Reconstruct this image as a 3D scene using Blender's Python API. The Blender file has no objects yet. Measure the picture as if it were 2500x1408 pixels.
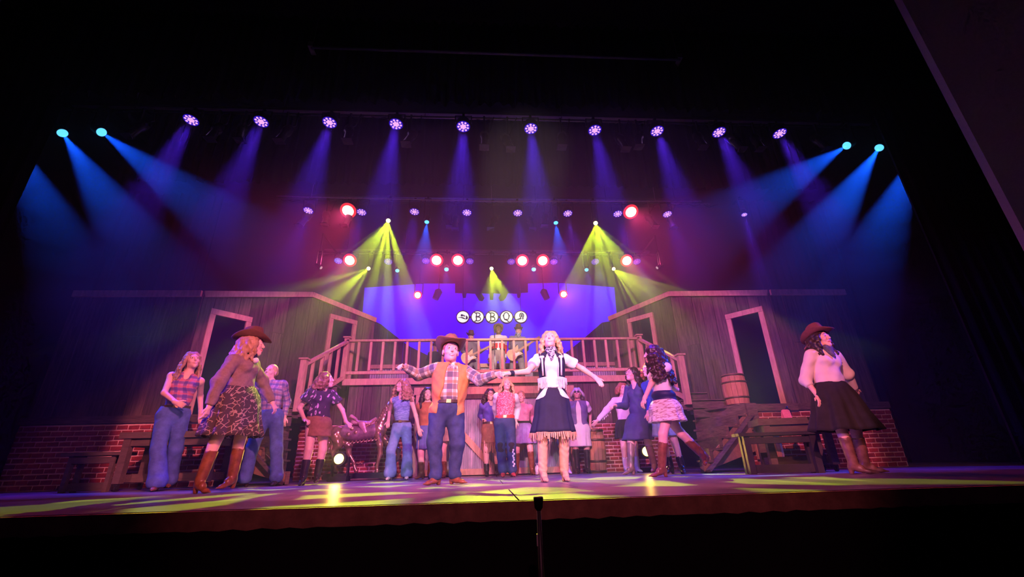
import bpy, math, random
import numpy as np
from mathutils import Vector, Matrix, Quaternion
random.seed(7); RNG = np.random.RandomState(11)
SC = bpy.context.scene; COL = SC.collection
V = Vector
# ------------------------------------------------------------------ camera
CAM_H = 0.20                       # lens height above the stage floor (z = 0)
F_PX, PITCH, YAW, ROLL = 1063.6, 0.38250707, 0.06738819, -0.02653557
def _cam_axes():
    cp, sp, cy, sy = math.cos(PITCH), math.sin(PITCH), math.cos(YAW), math.sin(YAW)
    w = V((sy*cp, cy*cp, sp)); r = V((cy, -sy, 0)); u = r.cross(w)
    cr, sr = math.cos(ROLL), math.sin(ROLL)
    return cr*r+sr*u, -sr*r+cr*u, w
CR, CU, CW = _cam_axes(); CO = V((0, 0, CAM_H))
cd = bpy.data.cameras.new('camera'); cam = bpy.data.objects.new('camera', cd); COL.objects.link(cam)
cd.sensor_width = 36; cd.lens = F_PX/2500*36; cd.clip_start = .02; cd.clip_end = 200
cam.matrix_world = Matrix(((CR.x, CU.x, -CW.x, 0), (CR.y, CU.y, -CW.y, 0), (CR.z, CU.z, -CW.z, CAM_H), (0, 0, 0, 1)))
SC.camera = cam
def ray(px, py):
    return (CR*((px-1250)/F_PX)+CU*((704-py)/F_PX)+CW)
def at(px, py, Y):                 # point of the plane at stage depth Y behind a photo pixel
    d = ray(px, py); return CO+d*(Y/d.y)
# ------------------------------------------------------------------ world and exposure
W = bpy.data.worlds.new('dark_hall'); SC.world = W; W.use_nodes = True
W.node_tree.nodes['Background'].inputs[0].default_value = (.22, .10, .45, 1)
W.node_tree.nodes['Background'].inputs[1].default_value = .012
SC.view_settings.view_transform = 'Standard'; SC.view_settings.look = 'None'
SC.view_settings.gamma = 1; SC.view_settings.use_curve_mapping = False; SC.view_settings.exposure = 0
SC.cycles.use_denoising = True; SC.cycles.use_adaptive_sampling = True; SC.cycles.adaptive_threshold = .025; SC.cycles.adaptive_min_samples = 12
SC.cycles.max_bounces = 5; SC.cycles.diffuse_bounces = 2; SC.cycles.glossy_bounces = 2; SC.cycles.transmission_bounces = 2
SC.cycles.volume_bounces = 0; SC.cycles.transparent_max_bounces = 40; SC.cycles.sample_clamp_indirect = 4
HAZE_LOW, HAZE_HIGH, HAZE_G = .013, .050, .30
X0 = .2                            # centre line of the stage
# ------------------------------------------------------------------ lights
def gobo_nodes(nt, color, gobo):
    """breakup pattern in the beam of a profile projector"""
    N, L = nt.nodes, nt.links
    em = N['Emission']; tc = N.new('ShaderNodeTexCoord')
    sep = N.new('ShaderNodeSeparateXYZ'); L.new(tc.outputs['Normal'], sep.inputs[0])
    dx = N.new('ShaderNodeMath'); dx.operation = 'DIVIDE'; L.new(sep.outputs[0], dx.inputs[0]); L.new(sep.outputs[2], dx.inputs[1])
    dy = N.new('ShaderNodeMath'); dy.operation = 'DIVIDE'; L.new(sep.outputs[1], dy.inputs[0]); L.new(sep.outputs[2], dy.inputs[1])
    cmb = N.new('ShaderNodeCombineXYZ'); L.new(dx.outputs[0], cmb.inputs[0]); L.new(dy.outputs[0], cmb.inputs[1]); cmb.inputs[2].default_value = gobo[1]
    vo = N.new('ShaderNodeTexVoronoi'); vo.feature = 'DISTANCE_TO_EDGE'; vo.inputs['Scale'].default_value = gobo[0]; L.new(cmb.outputs[0], vo.inputs['Vector'])
    mr = N.new('ShaderNodeMapRange'); mr.inputs[1].default_value = gobo[2]; mr.inputs[2].default_value = gobo[2]+.06; L.new(vo.outputs['Distance'], mr.inputs[0])
    mr.inputs[3].default_value = gobo[3]
    L.new(mr.outputs[0], em.inputs['Strength'])
def spot(name, pos, target, color, power, angle, blend=.3, size=.05, gobo=None, parent=None):
    ld = bpy.data.lights.new(name, 'SPOT'); ld.energy = power; ld.color = color
    ld.spot_size = math.radians(angle); ld.spot_blend = blend; ld.shadow_soft_size = size
    if gobo:
        ld.use_nodes = True; gobo_nodes(ld.node_tree, color, gobo)
    o = bpy.data.objects.new(name, ld); COL.objects.link(o)
    d = (V(target)-V(pos)).normalized()
    q = d.to_track_quat('-Z', 'Y')
    o.rotation_euler = q.to_euler()
    if parent: o.parent = parent; o.location = V(pos)-parent.location
    else: o.location = pos
    return o
def area(name, pos, target, color, power, sx, sy):
    ld = bpy.data.lights.new(name, 'AREA'); ld.energy = power; ld.color = color; ld.shape = 'RECTANGLE'; ld.size = sx; ld.size_y = sy
    o = bpy.data.objects.new(name, ld); COL.objects.link(o); o.location = pos
    o.rotation_euler = (V(target)-V(pos)).to_track_quat('-Z', 'Y').to_euler(); return o
# front-of-house lamps hanging over the audience (behind the camera), with added fills for stage edge, bricks and walls
spot('follow_spot', (1.2, -9, 6.5), (.0, 5.5, 1.0), (1, .84, .86), 4300, 11, .35, .12)
spot('follow_spot', (-2.5, -9, 6.5), (.75, 5.4, 1.0), (1, .84, .92), 3400, 9, .35, .12)
spot('front_wash', (3.5, -5, 6.0), (-1.9, 7.6, .9), (1, .22, .34), 7600, 26, .12, .06)
spot('front_wash', (-3.5, -5, 6.0), (2.5, 7.6, .9), (1, .22, .38), 6600, 26, .12, .06)
spot('front_wash', (.2, -5, 6.3), (.3, 8.6, 1.0), (.9, .24, .90), 4300, 27, .2, .1)
spot('front_wash', (.2, -5, 6.3), (.3, 3.4, .0), (1, .26, .42), 260, 26, .5, .1)  # added low spot that brightens the stage edge and front floor
spot('front_amber', (-3.5, -5, 5.0), (4.4, 5.2, 1.2), (1, .40, .24), 1100, 13, .35, .15)
spot('front_amber', (3.5, -5, 5.0), (-3.6, 5.4, 1.0), (1, .36, .24), 500, 13, .35, .15)
spot('brick_fill', (1.0, -5, 3.4), (-4.3, 7.4, .5), (1, .26, .27), 1700, 11, .25, .06)  # added fill spots, only there to brighten the brick faces
spot('brick_fill', (-.6, -5, 3.4), (5.2, 7.4, .5), (1, .26, .27), 900, 11, .25, .06)
spot('wall_fill', (-2.0, -5, 6.8), (3.7, 8.8, 2.2), (.62, .14, 1), 5200, 17, .4, .1)  # added purple fill that tints the plank walls
spot('wall_fill', (2.4, -5, 6.8), (-3.2, 8.8, 2.2), (.62, .14, 1), 5200, 17, .4, .1)
spot('balcony_special', (1.0, -5, 6.3), (.3, 11.2, 2.9), (1, .72, .64), 14000, 8, .5, .1)
for s_ in (-1, 1):                  # unseen side lights, added to tint the performers violet
    spot('side_fill', (X0+s_*6.3, 3.9, 2.4), (X0-s_*1.0, 6.0, .7), (.14, .04, 1), 1700 if s_ < 0 else 500, 40, .6, .1)
# ------------------------------------------------------------------ object helpers
def tag(o, label=None, cat=None, group=None, kind=None):
    for k, v in (('label', label), ('category', cat), ('group', group), ('kind', kind)):
        if v: o[k] = v
    return o
def empty(name, loc=(0, 0, 0), label=None, cat=None, group=None, kind=None):
    o = bpy.data.objects.new(name, None); COL.objects.link(o); o.location = loc; o.empty_display_size = .1
    return tag(o, label, cat, group, kind)
class M:
    """mesh collector"""
    def __init__(s): s.v = []; s.f = []; s.sm = []
    def add(s, vs, fs, smooth=False):
        b = len(s.v); s.v += [tuple(p) for p in vs]; s.f += [tuple(i+b for i in f) for f in fs]; s.sm += [smooth]*len(fs); return s
    def hexa(s, p8): return s.add(p8, [(0, 3, 2, 1), (4, 5, 6, 7), (0, 1, 5, 4), (1, 2, 6, 5), (2, 3, 7, 6), (3, 0, 4, 7)])
    def box(s, c, d, R=None):
        c = V(c); x, y, z = d[0]/2, d[1]/2, d[2]/2
        p = [V(q) for q in ((-x, -y, -z), (x, -y, -z), (x, y, -z), (-x, y, -z), (-x, -y, z), (x, -y, z), (x, y, z), (-x, y, z))]
        if R is not None: p = [R@q for q in p]
        return s.hexa([c+q for q in p])
    def bar(s, a, b, w, h, up=(0, 0, 1)):
        a, b = V(a), V(b); d = (b-a); L = d.length; d.normalize(); u = V(up)
        if abs(d.dot(u)) > .98: u = V((0, 1, 0))
        r = d.cross(u).normalized(); u = r.cross(d)
        R = Matrix((r, d, u)).transposed()
        return s.box((a+b)/2, (w, L, h), R)
    def tube(s, pts, rad, n=10, cap=True, smooth=True):
        pts = [V(p) for p in pts]; k = len(pts); rad = rad if hasattr(rad, '__len__') else [rad]*k
        vs = []; up = None
        for i, p in enumerate(pts):
            d = (pts[min(i+1, k-1)]-pts[max(i-1, 0)]).normalized()
            if up is None:
                up = V((0, 0, 1)) if abs(d.z) < .9 else V((0, 1, 0))
            r = d.cross(up).normalized(); up = r.cross(d).normalized()
            vs += [p+(r*math.cos(2*math.pi*j/n)+up*math.sin(2*math.pi*j/n))*rad[i] for j in range(n)]
        fs = [(i*n+j, i*n+(j+1) % n, (i+1)*n+(j+1) % n, (i+1)*n+j) for i in range(k-1) for j in range(n)]
        b = len(s.v); s.add(vs, fs, smooth)
        if cap: s.f += [tuple(b+j for j in range(n))[::-1], tuple(b+(k-1)*n+j for j in range(n))]; s.sm += [False, False]
        return s
    def lathe(s, prof, n=24, R=None, c=(0, 0, 0), smooth=True):
        R = R or Matrix.Identity(3); c = V(c)
        vs = [c+R@V((r*math.cos(2*math.pi*j/n), r*math.sin(2*math.pi*j/n), z)) for r, z in prof for j in range(n)]
        fs = [(i*n+j, i*n+(j+1) % n, (i+1)*n+(j+1) % n, (i+1)*n+j) for i in range(len(prof)-1) for j in range(n)]
        return s.add(vs, fs, smooth)
    def prism(s, poly, axis_o, ax, ay, az, t):
        """polygon (2-D) in the plane ax, ay at axis_o, thickness t along az"""
        o, ax, ay, az = V(axis_o), V(ax), V(ay), V(az); n = len(poly)
        a = [o+ax*p[0]+ay*p[1] for p in poly]
        return s.add(a+[p+az*t for p in a], [tuple(range(n))[::-1], tuple(range(n, 2*n))]+[(i, (i+1) % n, n+(i+1) % n, n+i) for i in range(n)])
    def mesh(s, name, m):
        me = bpy.data.meshes.new(name); me.from_pydata([tuple(p) for p in s.v], [], s.f); me.validate()
        if len(me.polygons) == len(s.sm): me.polygons.foreach_set('use_smooth', s.sm)
        for q in (m if isinstance(m, (list, tuple)) else [m]): me.materials.append(q)
        return me
    def build(s, name, m, parent=None, loc=None, **kw):
        """vertices are in world space; the object's origin becomes loc (or the parent's base)"""
        base = V(loc) if loc is not None else (world_of(parent) if parent else None)
        if base is None:
            a = np.array([tuple(p) for p in s.v]); base = V(((a[:, 0].min()+a[:, 0].max())/2, (a[:, 1].min()+a[:, 1].max())/2, a[:, 2].min()))
        s.v = [V(p)-base for p in s.v]
        return link(name, s.mesh(name, m), parent, base, **kw)
WORLD = {}
def world_of(o): return WORLD.get(o.name) or V(o.location)
def link(name, me, parent=None, base=(0, 0, 0), **kw):
    o = bpy.data.objects.new(name, me); COL.objects.link(o); base = V(base); WORLD[o.name] = base
    if parent: o.parent = parent; o.location = base-world_of(parent)
    else: o.location = base
    return tag(o, **kw)
# ------------------------------------------------------------------ materials
MATS = {}
def newmat(name):
    m = bpy.data.materials.new(name); m.use_nodes = True; nt = m.node_tree
    return m, nt, nt.nodes['Principled BSDF']
def MAT(name, col, rough=.7, metal=0., var=.25, scale=9., bump=.0, stretch=(1, 1, 1), island=0., coat=0.):
    if name in MATS: return MATS[name]
    m, nt, B = newmat(name); N, L = nt.nodes, nt.links
    tc = N.new('ShaderNodeTexCoord'); mp = N.new('ShaderNodeMapping'); mp.inputs['Scale'].default_value = stretch
    L.new(tc.outputs['Object'], mp.inputs[0])
    no = N.new('ShaderNodeTexNoise'); no.inputs['Scale'].default_value = scale; no.inputs['Detail'].default_value = 6; no.inputs['Roughness'].default_value = .65
    L.new(mp.outputs[0], no.inputs['Vector'])
    oi = N.new('ShaderNodeObjectInfo')
    if island:                      # every separate piece gets its own offset in the grain and its own tone
        ad = N.new('ShaderNodeVectorMath'); ad.operation = 'ADD'; sc_ = N.new('ShaderNodeVectorMath'); sc_.operation = 'SCALE'; sc_.inputs[0].default_value = (13, 7, 29)
        L.new(oi.outputs['Random'], sc_.inputs['Scale']); L.new(mp.outputs[0], ad.inputs[0]); L.new(sc_.outputs[0], ad.inputs[1]); L.new(ad.outputs[0], no.inputs['Vector'])
    rp = N.new('ShaderNodeMapRange'); L.new(no.outputs['Fac'], rp.inputs[0]); rp.inputs[1].default_value = .3; rp.inputs[2].default_value = .7
    rp.inputs[3].default_value = 1-var; rp.inputs[4].default_value = 1+var
    ml = N.new('ShaderNodeVectorMath'); ml.operation = 'SCALE'; ml.inputs[0].default_value = col; L.new(rp.outputs[0], ml.inputs['Scale'])
    out = ml
    if island:
        r2 = N.new('ShaderNodeMapRange'); L.new(oi.outputs['Random'], r2.inputs[0]); r2.inputs[3].default_value = 1-island; r2.inputs[4].default_value = 1+island
        m2 = N.new('ShaderNodeVectorMath'); m2.operation = 'SCALE'; L.new(ml.outputs[0], m2.inputs[0]); L.new(r2.outputs[0], m2.inputs['Scale']); out = m2
    L.new(out.outputs[0], B.inputs['Base Color'])
    B.inputs['Roughness'].default_value = rough; B.inputs['Metallic'].default_value = metal; B.inputs['Coat Weight'].default_value = coat
    if bump:
        bp = N.new('ShaderNodeBump'); bp.inputs['Strength'].default_value = bump; bp.inputs['Distance'].default_value = .01
        L.new(no.outputs['Fac'], bp.inputs['Height']); L.new(bp.outputs[0], B.inputs['Normal'])
    MATS[name] = m; return m
def EMIT(name, col, strength):
    if name in MATS: return MATS[name]
    m, nt, B = newmat(name); B.inputs['Base Color'].default_value = (*[c*.12 for c in col], 1)
    B.inputs['Specular IOR Level'].default_value = 0; B.inputs['Emission Color'].default_value = (*col, 1); B.inputs['Emission Strength'].default_value = strength
    MATS[name] = m; return m
def cloth_nodes(name):
    m, nt, B = newmat(name); N = nt.nodes; a = N.new('ShaderNodeAttribute'); a.attribute_name = 'cloth'
    s = N.new('ShaderNodeSeparateXYZ'); nt.links.new(a.outputs['Vector'], s.inputs[0]); B.inputs['Roughness'].default_value = .85
    MATS[name] = m; return m, nt, B, a, s
def PLAID(name, base, dark, mid, period=.11, frac=.45):
    if name in MATS: return MATS[name]
    m, nt, B, a, s = cloth_nodes(name); N, L = nt.nodes, nt.links
    def band(ch, off, fr):
        p = N.new('ShaderNodeMath'); p.operation = 'MULTIPLY_ADD'; L.new(s.outputs[ch], p.inputs[0]); p.inputs[1].default_value = 1/period; p.inputs[2].default_value = off
        f = N.new('ShaderNodeMath'); f.operation = 'FRACT'; L.new(p.outputs[0], f.inputs[0])
        c = N.new('ShaderNodeMath'); c.operation = 'LESS_THAN'; L.new(f.outputs[0], c.inputs[0]); c.inputs[1].default_value = fr
        return c
    col = None
    for ch in (0, 1):
        for off, fr, cc, w in ((0, frac, dark, .68), (.5, frac*.55, mid, .6)):
            b = band(ch, off, fr); mu = N.new('ShaderNodeMath'); mu.operation = 'MULTIPLY'; mu.inputs[1].default_value = w; L.new(b.outputs[0], mu.inputs[0])
            mx = N.new('ShaderNodeMix'); mx.data_type = 'RGBA'; L.new(mu.outputs[0], mx.inputs[0]); mx.inputs[7].default_value = (*cc, 1)
            if col is None: mx.inputs[6].default_value = (*base, 1)
            else: L.new(col, mx.inputs[6])
            col = mx.outputs[2]
    L.new(col, B.inputs['Base Color']); return m
def PRINT(name, base, ink, scale=26., thr=.12, feature='DISTANCE_TO_EDGE', stretch=(1, 1, 1)):
    """printed cloth: outlines of a cell pattern on a plain ground"""
    if name in MATS: return MATS[name]
    m, nt, B, a, s = cloth_nodes(name); N, L = nt.nodes, nt.links
    mp = N.new('ShaderNodeMapping'); mp.inputs['Scale'].default_value = stretch; L.new(a.outputs['Vector'], mp.inputs[0])
    vo = N.new('ShaderNodeTexVoronoi'); vo.feature = feature; vo.inputs['Scale'].default_value = scale; L.new(mp.outputs[0], vo.inputs['Vector'])
    lt = N.new('ShaderNodeMath'); lt.operation = 'LESS_THAN'; lt.inputs[1].default_value = thr; L.new(vo.outputs['Distance'], lt.inputs[0])
    no = N.new('ShaderNodeTexNoise'); no.inputs['Scale'].default_value = scale*.8; L.new(mp.outputs[0], no.inputs['Vector'])
    g = N.new('ShaderNodeMath'); g.operation = 'GREATER_THAN'; g.inputs[1].default_value = .47; L.new(no.outputs['Fac'], g.inputs[0])
    mu = N.new('ShaderNodeMath'); mu.operation = 'MULTIPLY'; L.new(lt.outputs[0], mu.inputs[0]); L.new(g.outputs[0], mu.inputs[1])
    mx = N.new('ShaderNodeMix'); mx.data_type = 'RGBA'; L.new(mu.outputs[0], mx.inputs[0]); mx.inputs[6].default_value = (*base, 1); mx.inputs[7].default_value = (*ink, 1)
    L.new(mx.outputs[2], B.inputs['Base Color']); return m
BLACK = MAT('black_paint', (.012, .012, .014), .55, var=.2)
DRAPE = MAT('black_drape', (.006, .005, .007), .95, var=.3, scale=3)
STEEL = MAT('dull_steel', (.25, .25, .27), .4, .9)
WOOD_DARK = MAT('weathered_plank', (.092, .058, .044), .8, var=.6, scale=5, bump=.25, stretch=(6, 6, .5), island=.35)
WOOD_TRIM = MAT('raw_pine_board', (.58, .35, .215), .7, var=.22, scale=5, bump=.1, stretch=(4, 4, 1), island=.12)
WOOD_SLAB = MAT('rough_slab', (.125, .078, .058), .8, var=.55, scale=6, bump=.3, stretch=(1, 1, 7), island=.25)
WOOD_TABLE = MAT('stained_table_wood', (.12, .085, .065), .6, var=.3, scale=6, bump=.1, stretch=(1, 5, 5), island=.12)
BRICK = MAT('red_brick', (.26, .032, .026), .85, var=.35, scale=14, bump=.3, island=.3)
MORTAR = MAT('pale_mortar', (.82, .52, .43), .9, var=.12, scale=20)
CORR = MAT('corrugated_metal', (.52, .50, .54), .4, .35, var=.35, scale=4, stretch=(2, 2, .4))
RUBBER = MAT('caster_rubber', (.02, .02, .022), .5)
# ================================================================== THE HALL
FLOORM = MAT('stage_floor_board', (.20, .17, .18), .34, var=.22, scale=3, bump=.02, island=.06)
LIPM = MAT('stage_edge_wood', (.60, .26, .17), .6, var=.3)
WALLP = MAT('auditorium_wall_paint', (.30, .26, .30), .9, var=.1, scale=30)
m = M(); m.box((.2, 8.3, -.07), (19.6, 10.9, .1)); FLOOR = m.build('floor', BLACK, kind='structure')
fp = M(); fp.box((0, 0, -.01), (2.430, 1.212, .02)); fpm = fp.mesh('floor_panel', FLOORM)
for j in range(9):
    for i in range(8):
        link('floor_panel', fpm, FLOOR, (X0-8.54+2.44*i+(.6 if j % 2 else 0), 2.85+.612+1.22*j, 0))
m = M(); m.box((.2, 2.835, -.056), (19.6, .03, .105)); m.build('trim_1', LIPM, kind='structure')
m = M()
nx = 260
prof = [(-9.6+19.6*i/nx, 2.80+.008*math.sin(i*1.7)+.006*math.sin(i*.63)) for i in range(nx+1)]
vs = [(x, y, -.10+.005*math.sin(i*2.9)) for i, (x, y) in enumerate(prof)]+[(x, y, -1.12) for x, y in prof]
m.add(vs, [(i, i+1, nx+2+i, nx+1+i) for i in range(nx)], True); m.build('wall_stage_front', DRAPE, kind='structure')
m = M(); m.box((.2, -3.5, -1.17), (22, 13, .1)); m.build('floor_auditorium', BLACK, kind='structure')
m = M(); m.box((.2, 13.75, 4), (20, .1, 10.2)); m.build('wall_back', DRAPE, kind='structure')
m = M(); m.box((-9.75, 7.5, 4), (.1, 14, 10.2)); m.build('wall_left', DRAPE, kind='structure')
m = M(); m.box((10.15, 9.5, 4), (.1, 9.5, 10.2)); m.build('wall_right', DRAPE, kind='structure')
m = M(); m.box((.2, 6.5, 9.05), (20, 16, .1)); m.build('ceiling', DRAPE, kind='structure')
# splayed auditorium wall at the right of the proscenium
m = M(); m.hexa([(6.95, 4.55, 0), (9.6, 1.2, 0), (9.8, 1.3, 0), (7.1, 4.75, 0), (6.95, 4.55, 9), (9.6, 1.2, 9), (9.8, 1.3, 9), (7.1, 4.75, 9)])
m.build('wall_auditorium_right', WALLP, kind='structure')
m = M(); m.hexa([(-6.9, 4.55, 0), (-9.6, 1.2, 0), (-9.8, 1.3, 0), (-7.05, 4.75, 0), (-6.9, 4.55, 9), (-9.6, 1.2, 9), (-9.8, 1.3, 9), (-7.05, 4.75, 9)])
m.build('wall_auditorium_left', WALLP, kind='structure')
def drape(name, x0, x1, Y, z0, z1, label, fold=.22, amp=.05, scallop=0):
    m = M(); n = max(8, int((x1-x0)/fold*6)); rows = 5 if scallop else 2
    for r in range(rows):
        for i in range(n+1):
            x = x0+(x1-x0)*i/n; zz = z0+(z1-z0)*r/(rows-1)
            m.v.append((x, Y+amp*math.sin(2*math.pi*i/6)+.02*math.sin(i*1.37), zz-(scallop*abs(math.sin(math.pi*i/12)) if r == 0 else 0)))
    m.f = [(r*(n+1)+i, r*(n+1)+i+1, (r+1)*(n+1)+i+1, (r+1)*(n+1)+i) for r in range(rows-1) for i in range(n)]; m.sm = [True]*len(m.f)
    return m.build(name, DRAPE, label=label, cat='curtain')
drape('leg_curtain', -9.6, -7.73, 6.6, .005, 8.9, 'black leg curtain hanging at the left edge of the stage opening')
drape('leg_curtain', 8.09, 10.0, 6.6, .005, 8.9, 'black leg curtain hanging at the right edge of the stage opening')
drape('border_curtain', -9.4, 9.8, 6.55, 6.78, 8.95, 'black border curtain across the top above the front row of purple lights', scallop=.1)
drape('border_curtain', -8.5, 8.9, 9.35, 6.85, 8.95, 'black border curtain above the second row of stage lights', scallop=.05)
drape('leg_curtain', -9.4, -6.9, 10.2, .005, 7.0, 'black leg curtain in the left wing behind the wooden set wall')
drape('leg_curtain', 7.3, 9.8, 10.2, .005, 7.0, 'black leg curtain in the right wing behind the wooden set wall')
# haze filling the stage house: thicker where it hangs under the lamps
HZ = (.012, 2.5, 3.15, 3.75, 4.3, 8.4)
for i, nm_ in enumerate(('thin haze around the performers above the floor', 'thin haze at the height of the balcony railing', 'haze at the height of the musicians', 'haze at the height of the hanging sign', 'thick haze hanging under the stage lamps')):
    z0, z1, lab = HZ[i]+.002, HZ[i+1]-.002, nm_; dens = HAZE_LOW+(HAZE_HIGH-HAZE_LOW)*(i/4)**1.9
    m = M(); m.box((.2, 9.0, (z0+z1)/2), (17.4, 8.6, z1-z0)); hm = bpy.data.materials.new('stage_haze'); hm.use_nodes = True; nt = hm.node_tree; nt.nodes.clear()
    vo = nt.nodes.new('ShaderNodeVolumeScatter'); vo.inputs['Color'].default_value = (1, 1, 1, 1); vo.inputs['Density'].default_value = dens; vo.inputs['Anisotropy'].default_value = HAZE_G
    ou = nt.nodes.new('ShaderNodeOutputMaterial'); nt.links.new(vo.outputs[0], ou.inputs['Volume'])
    m.build('stage_haze', hm, kind='stuff', label=lab, cat='haze')
# ================================================================== LED WALL AND SIGN
LED = EMIT('led_violet', (.085, .0, 1.0), 1.1)
lw = empty('led_wall', at(1196, 900, 13.2), 'large violet video wall glowing behind the balcony', 'screen'); WORLD[lw.name] = V(lw.location)
pts = [(1000, 905), (884, 778), (890, 702), (1036, 692), (1111, 692), (1111, 715), (1128, 716), (1130, 727), (1137, 727), (1139, 716), (1160, 717), (1166, 727), (1170, 734), (1178, 735),
       (1183, 727), (1176, 716), (1195, 717), (1196, 732), (1204, 732), (1205, 716), (1222, 717), (1217, 727), (1221, 735), (1229, 734), (1235, 727), (1240, 716), (1262, 717), (1263, 726), (1267, 728),
       (1271, 723), (1272, 715), (1289, 714), (1289, 692), (1360, 690), (1500, 701), (1506, 774), (1390, 905)]
P3 = [at(x, y, 13.2) for x, y in pts]
m = M(); m.prism([(p.x, p.z) for p in P3][::-1], (0, 13.2, 0), V((1, 0, 0)), V((0, 0, 1)), V((0, 1, 0)), .06); m.build('screen_panel', LED, lw)
m = M()
for a, b in zip(P3[1:-1], P3[2:]): m.bar(a+V((0, .02, 0)), b+V((0, .02, 0)), .10, .035, up=(0, 1, 0))
m.build('screen_edge', BLACK, lw)
m = M(); m.box((.2, 13.35, 1.6), (6.6, .1, 3.2)); m.build('support', BLACK, lw)
for px in (1067, 1331):
    a = empty('hanging_fixture', at(px, 718, 12.9), 'small dark lamp hanging before the violet wall, %s of the sign' % ('left' if px < 1200 else 'right'), 'stage light', 'dark lamps before the violet wall'); WORLD[a.name] = V(a.location)
    s = 1 if px < 1200 else -1; p = V(a.location)
    m = M(); m.tube([p+V((-.05*s, 0, -.16)), p+V((.05*s, 0, .1)), p+V((.06*s, 0, .17))], [.10, .12, .05], 12); m.build('housing', MAT('dim_violet_metal', (.10, .04, .16), .5), a)
    m = M(); m.tube([p+V((.05*s, 0, .15)), V((p.x+.05*s, p.y, 8.99))], .012, 6); m.build('hanger', BLACK, a)
SIGN = EMIT('sign_white', (1.0, .97, .90), 1.15); SIGNR = MAT('sign_rim', (.25, .10, .14), .5)
INK = MAT('sign_ink', (.02, .02, .025), .8)
sg = empty('hanging_sign', at(1201, 775, 12.0), 'hanging sign of five lit white discs reading BBQ with a hat and a boot', 'sign'); WORLD[sg.name] = V(sg.location)
YS = 12.0; cen = [at(x, 774, YS) for x in (1130, 1166, 1201, 1236.5, 1271.5)]; RS = (cen[1]-cen[0]).length*.455
RX = Matrix.Rotation(math.pi/2, 3, 'X')
for i, c in enumerate(cen):
    m = M(); m.lathe([(0, .02), (RS*.90, .02), (RS*.9, -.02), (0, -.02)], 40, RX, c, False); d = m.build('disc', SIGN, sg)
    m = M(); m.lathe([(RS*.88, .035), (RS, .035), (RS, -.035), (RS*.88, -.035), (RS*.88, .035)], 40, RX, c, False); m.build('rim', SIGNR, sg)
    def ink(name, strokes, r=.016):
        mm = M()
        for st in strokes: mm.tube([c+V((x*RS, -.028, z*RS)) for x, z in st], r, 6)
        mm.build(name, INK, d)
    def inkpoly(mm, poly): mm.prism([(x*RS, z*RS) for x, z in poly], c+V((0, -.022, 0)), V((1, 0, 0)), V((0, 0, 1)), V((0, -1, 0)), .012)
    arc = lambda cx, cz, rx, rz, a0, a1, n=10: [(cx+rx*math.cos(math.radians(a0+(a1-a0)*k/n)), cz+rz*math.sin(math.radians(a0+(a1-a0)*k/n))) for k in range(n+1)]
    if i in (1, 2):
        ink('letter', [[(-.22, .62), (-.16, .3), (-.22, .02), (-.16, -.3), (-.22, -.62)], [(-.5, .74), (-.38, .62), (-.22, .62)]+arc(.05, .34, .32, .28, 90, -90)+[(-.18, .04)],
                       [(-.18, .0)]+arc(.1, -.32, .34, .30, 90, -90)+[(-.22, -.62), (-.36, -.66), (-.46, -.76)]], .0145)
    elif i == 3:
        ink('letter', [arc(-.03, .1, .40, .60, 0, 360, 24), [(-.36, -.40), (-.2, -.42), (-.02, -.36), (.08, -.56), (.22, -.72), (.38, -.68)], [(.43, .25), (.46, .1)], [(-.49, .25), (-.5, .1)]], .0135)
    elif i == 0:
        mm = M(); inkpoly(mm, [(-.30, .10), (-.32, .34), (-.20, .42), (-.06, .40), (.05, .30), (.02, .12), (-.1, .08)]); inkpoly(mm, [(.06, .36), (.24, .26), (.36, .02), (.05, .12), (.09, .28)])
        inkpoly(mm, [(-.78, -.12), (-.5, -.06), (-.2, -.02), (.1, -.1), (.38, -.28), (.42, -.4), (.1, -.3), (-.3, -.14)]); inkpoly(mm, [(.4, .2), (.62, .14), (.74, -.06), (.72, -.32), (.46, -.42), (.42, -.24), (.5, -.04)])
        mm.build('hat_emblem', INK, d)
    else:
        ink('boot_emblem', [arc(.12, .22, .30, .38, 200, -20, 12), [(-.16, .1), (-.08, -.06), (.02, -.14)], [(.40, .1), (.33, -.06), (.25, -.14)], [(.06, .45), (.04, .2), (.08, -.02)], [(.2, .45), (.21, .2), (.17, -.02)]], .013)
        mm = M(); inkpoly(mm, [(-.84, -.42), (-.5, -.34), (-.2, -.2), (-.12, -.16), (.06, -.22), (.06, -.34), (-.1, -.38), (-.4, -.44), (-.8, -.48)]); inkpoly(mm, [(.16, -.2), (.42, -.18), (.4, -.32), (.18, -.34)]); inkpoly(mm, [(.18, -.44), (.34, -.42), (.34, -.5), (.2, -.52)])
        mm.build('boot_foot', INK, d)
    if i: m = M(); m.bar(cen[i-1]+V((RS*.95, 0, 0)), c-V((RS*.95, 0, 0)), .03, .05); m.build('link', SIGNR, sg)
for c in (cen[0], cen[4]): m = M(); m.tube([c+V((0, 0, RS)), V((c.x, c.y, 8.99))], .006, 5); m.build('wire', BLACK, sg)
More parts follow.
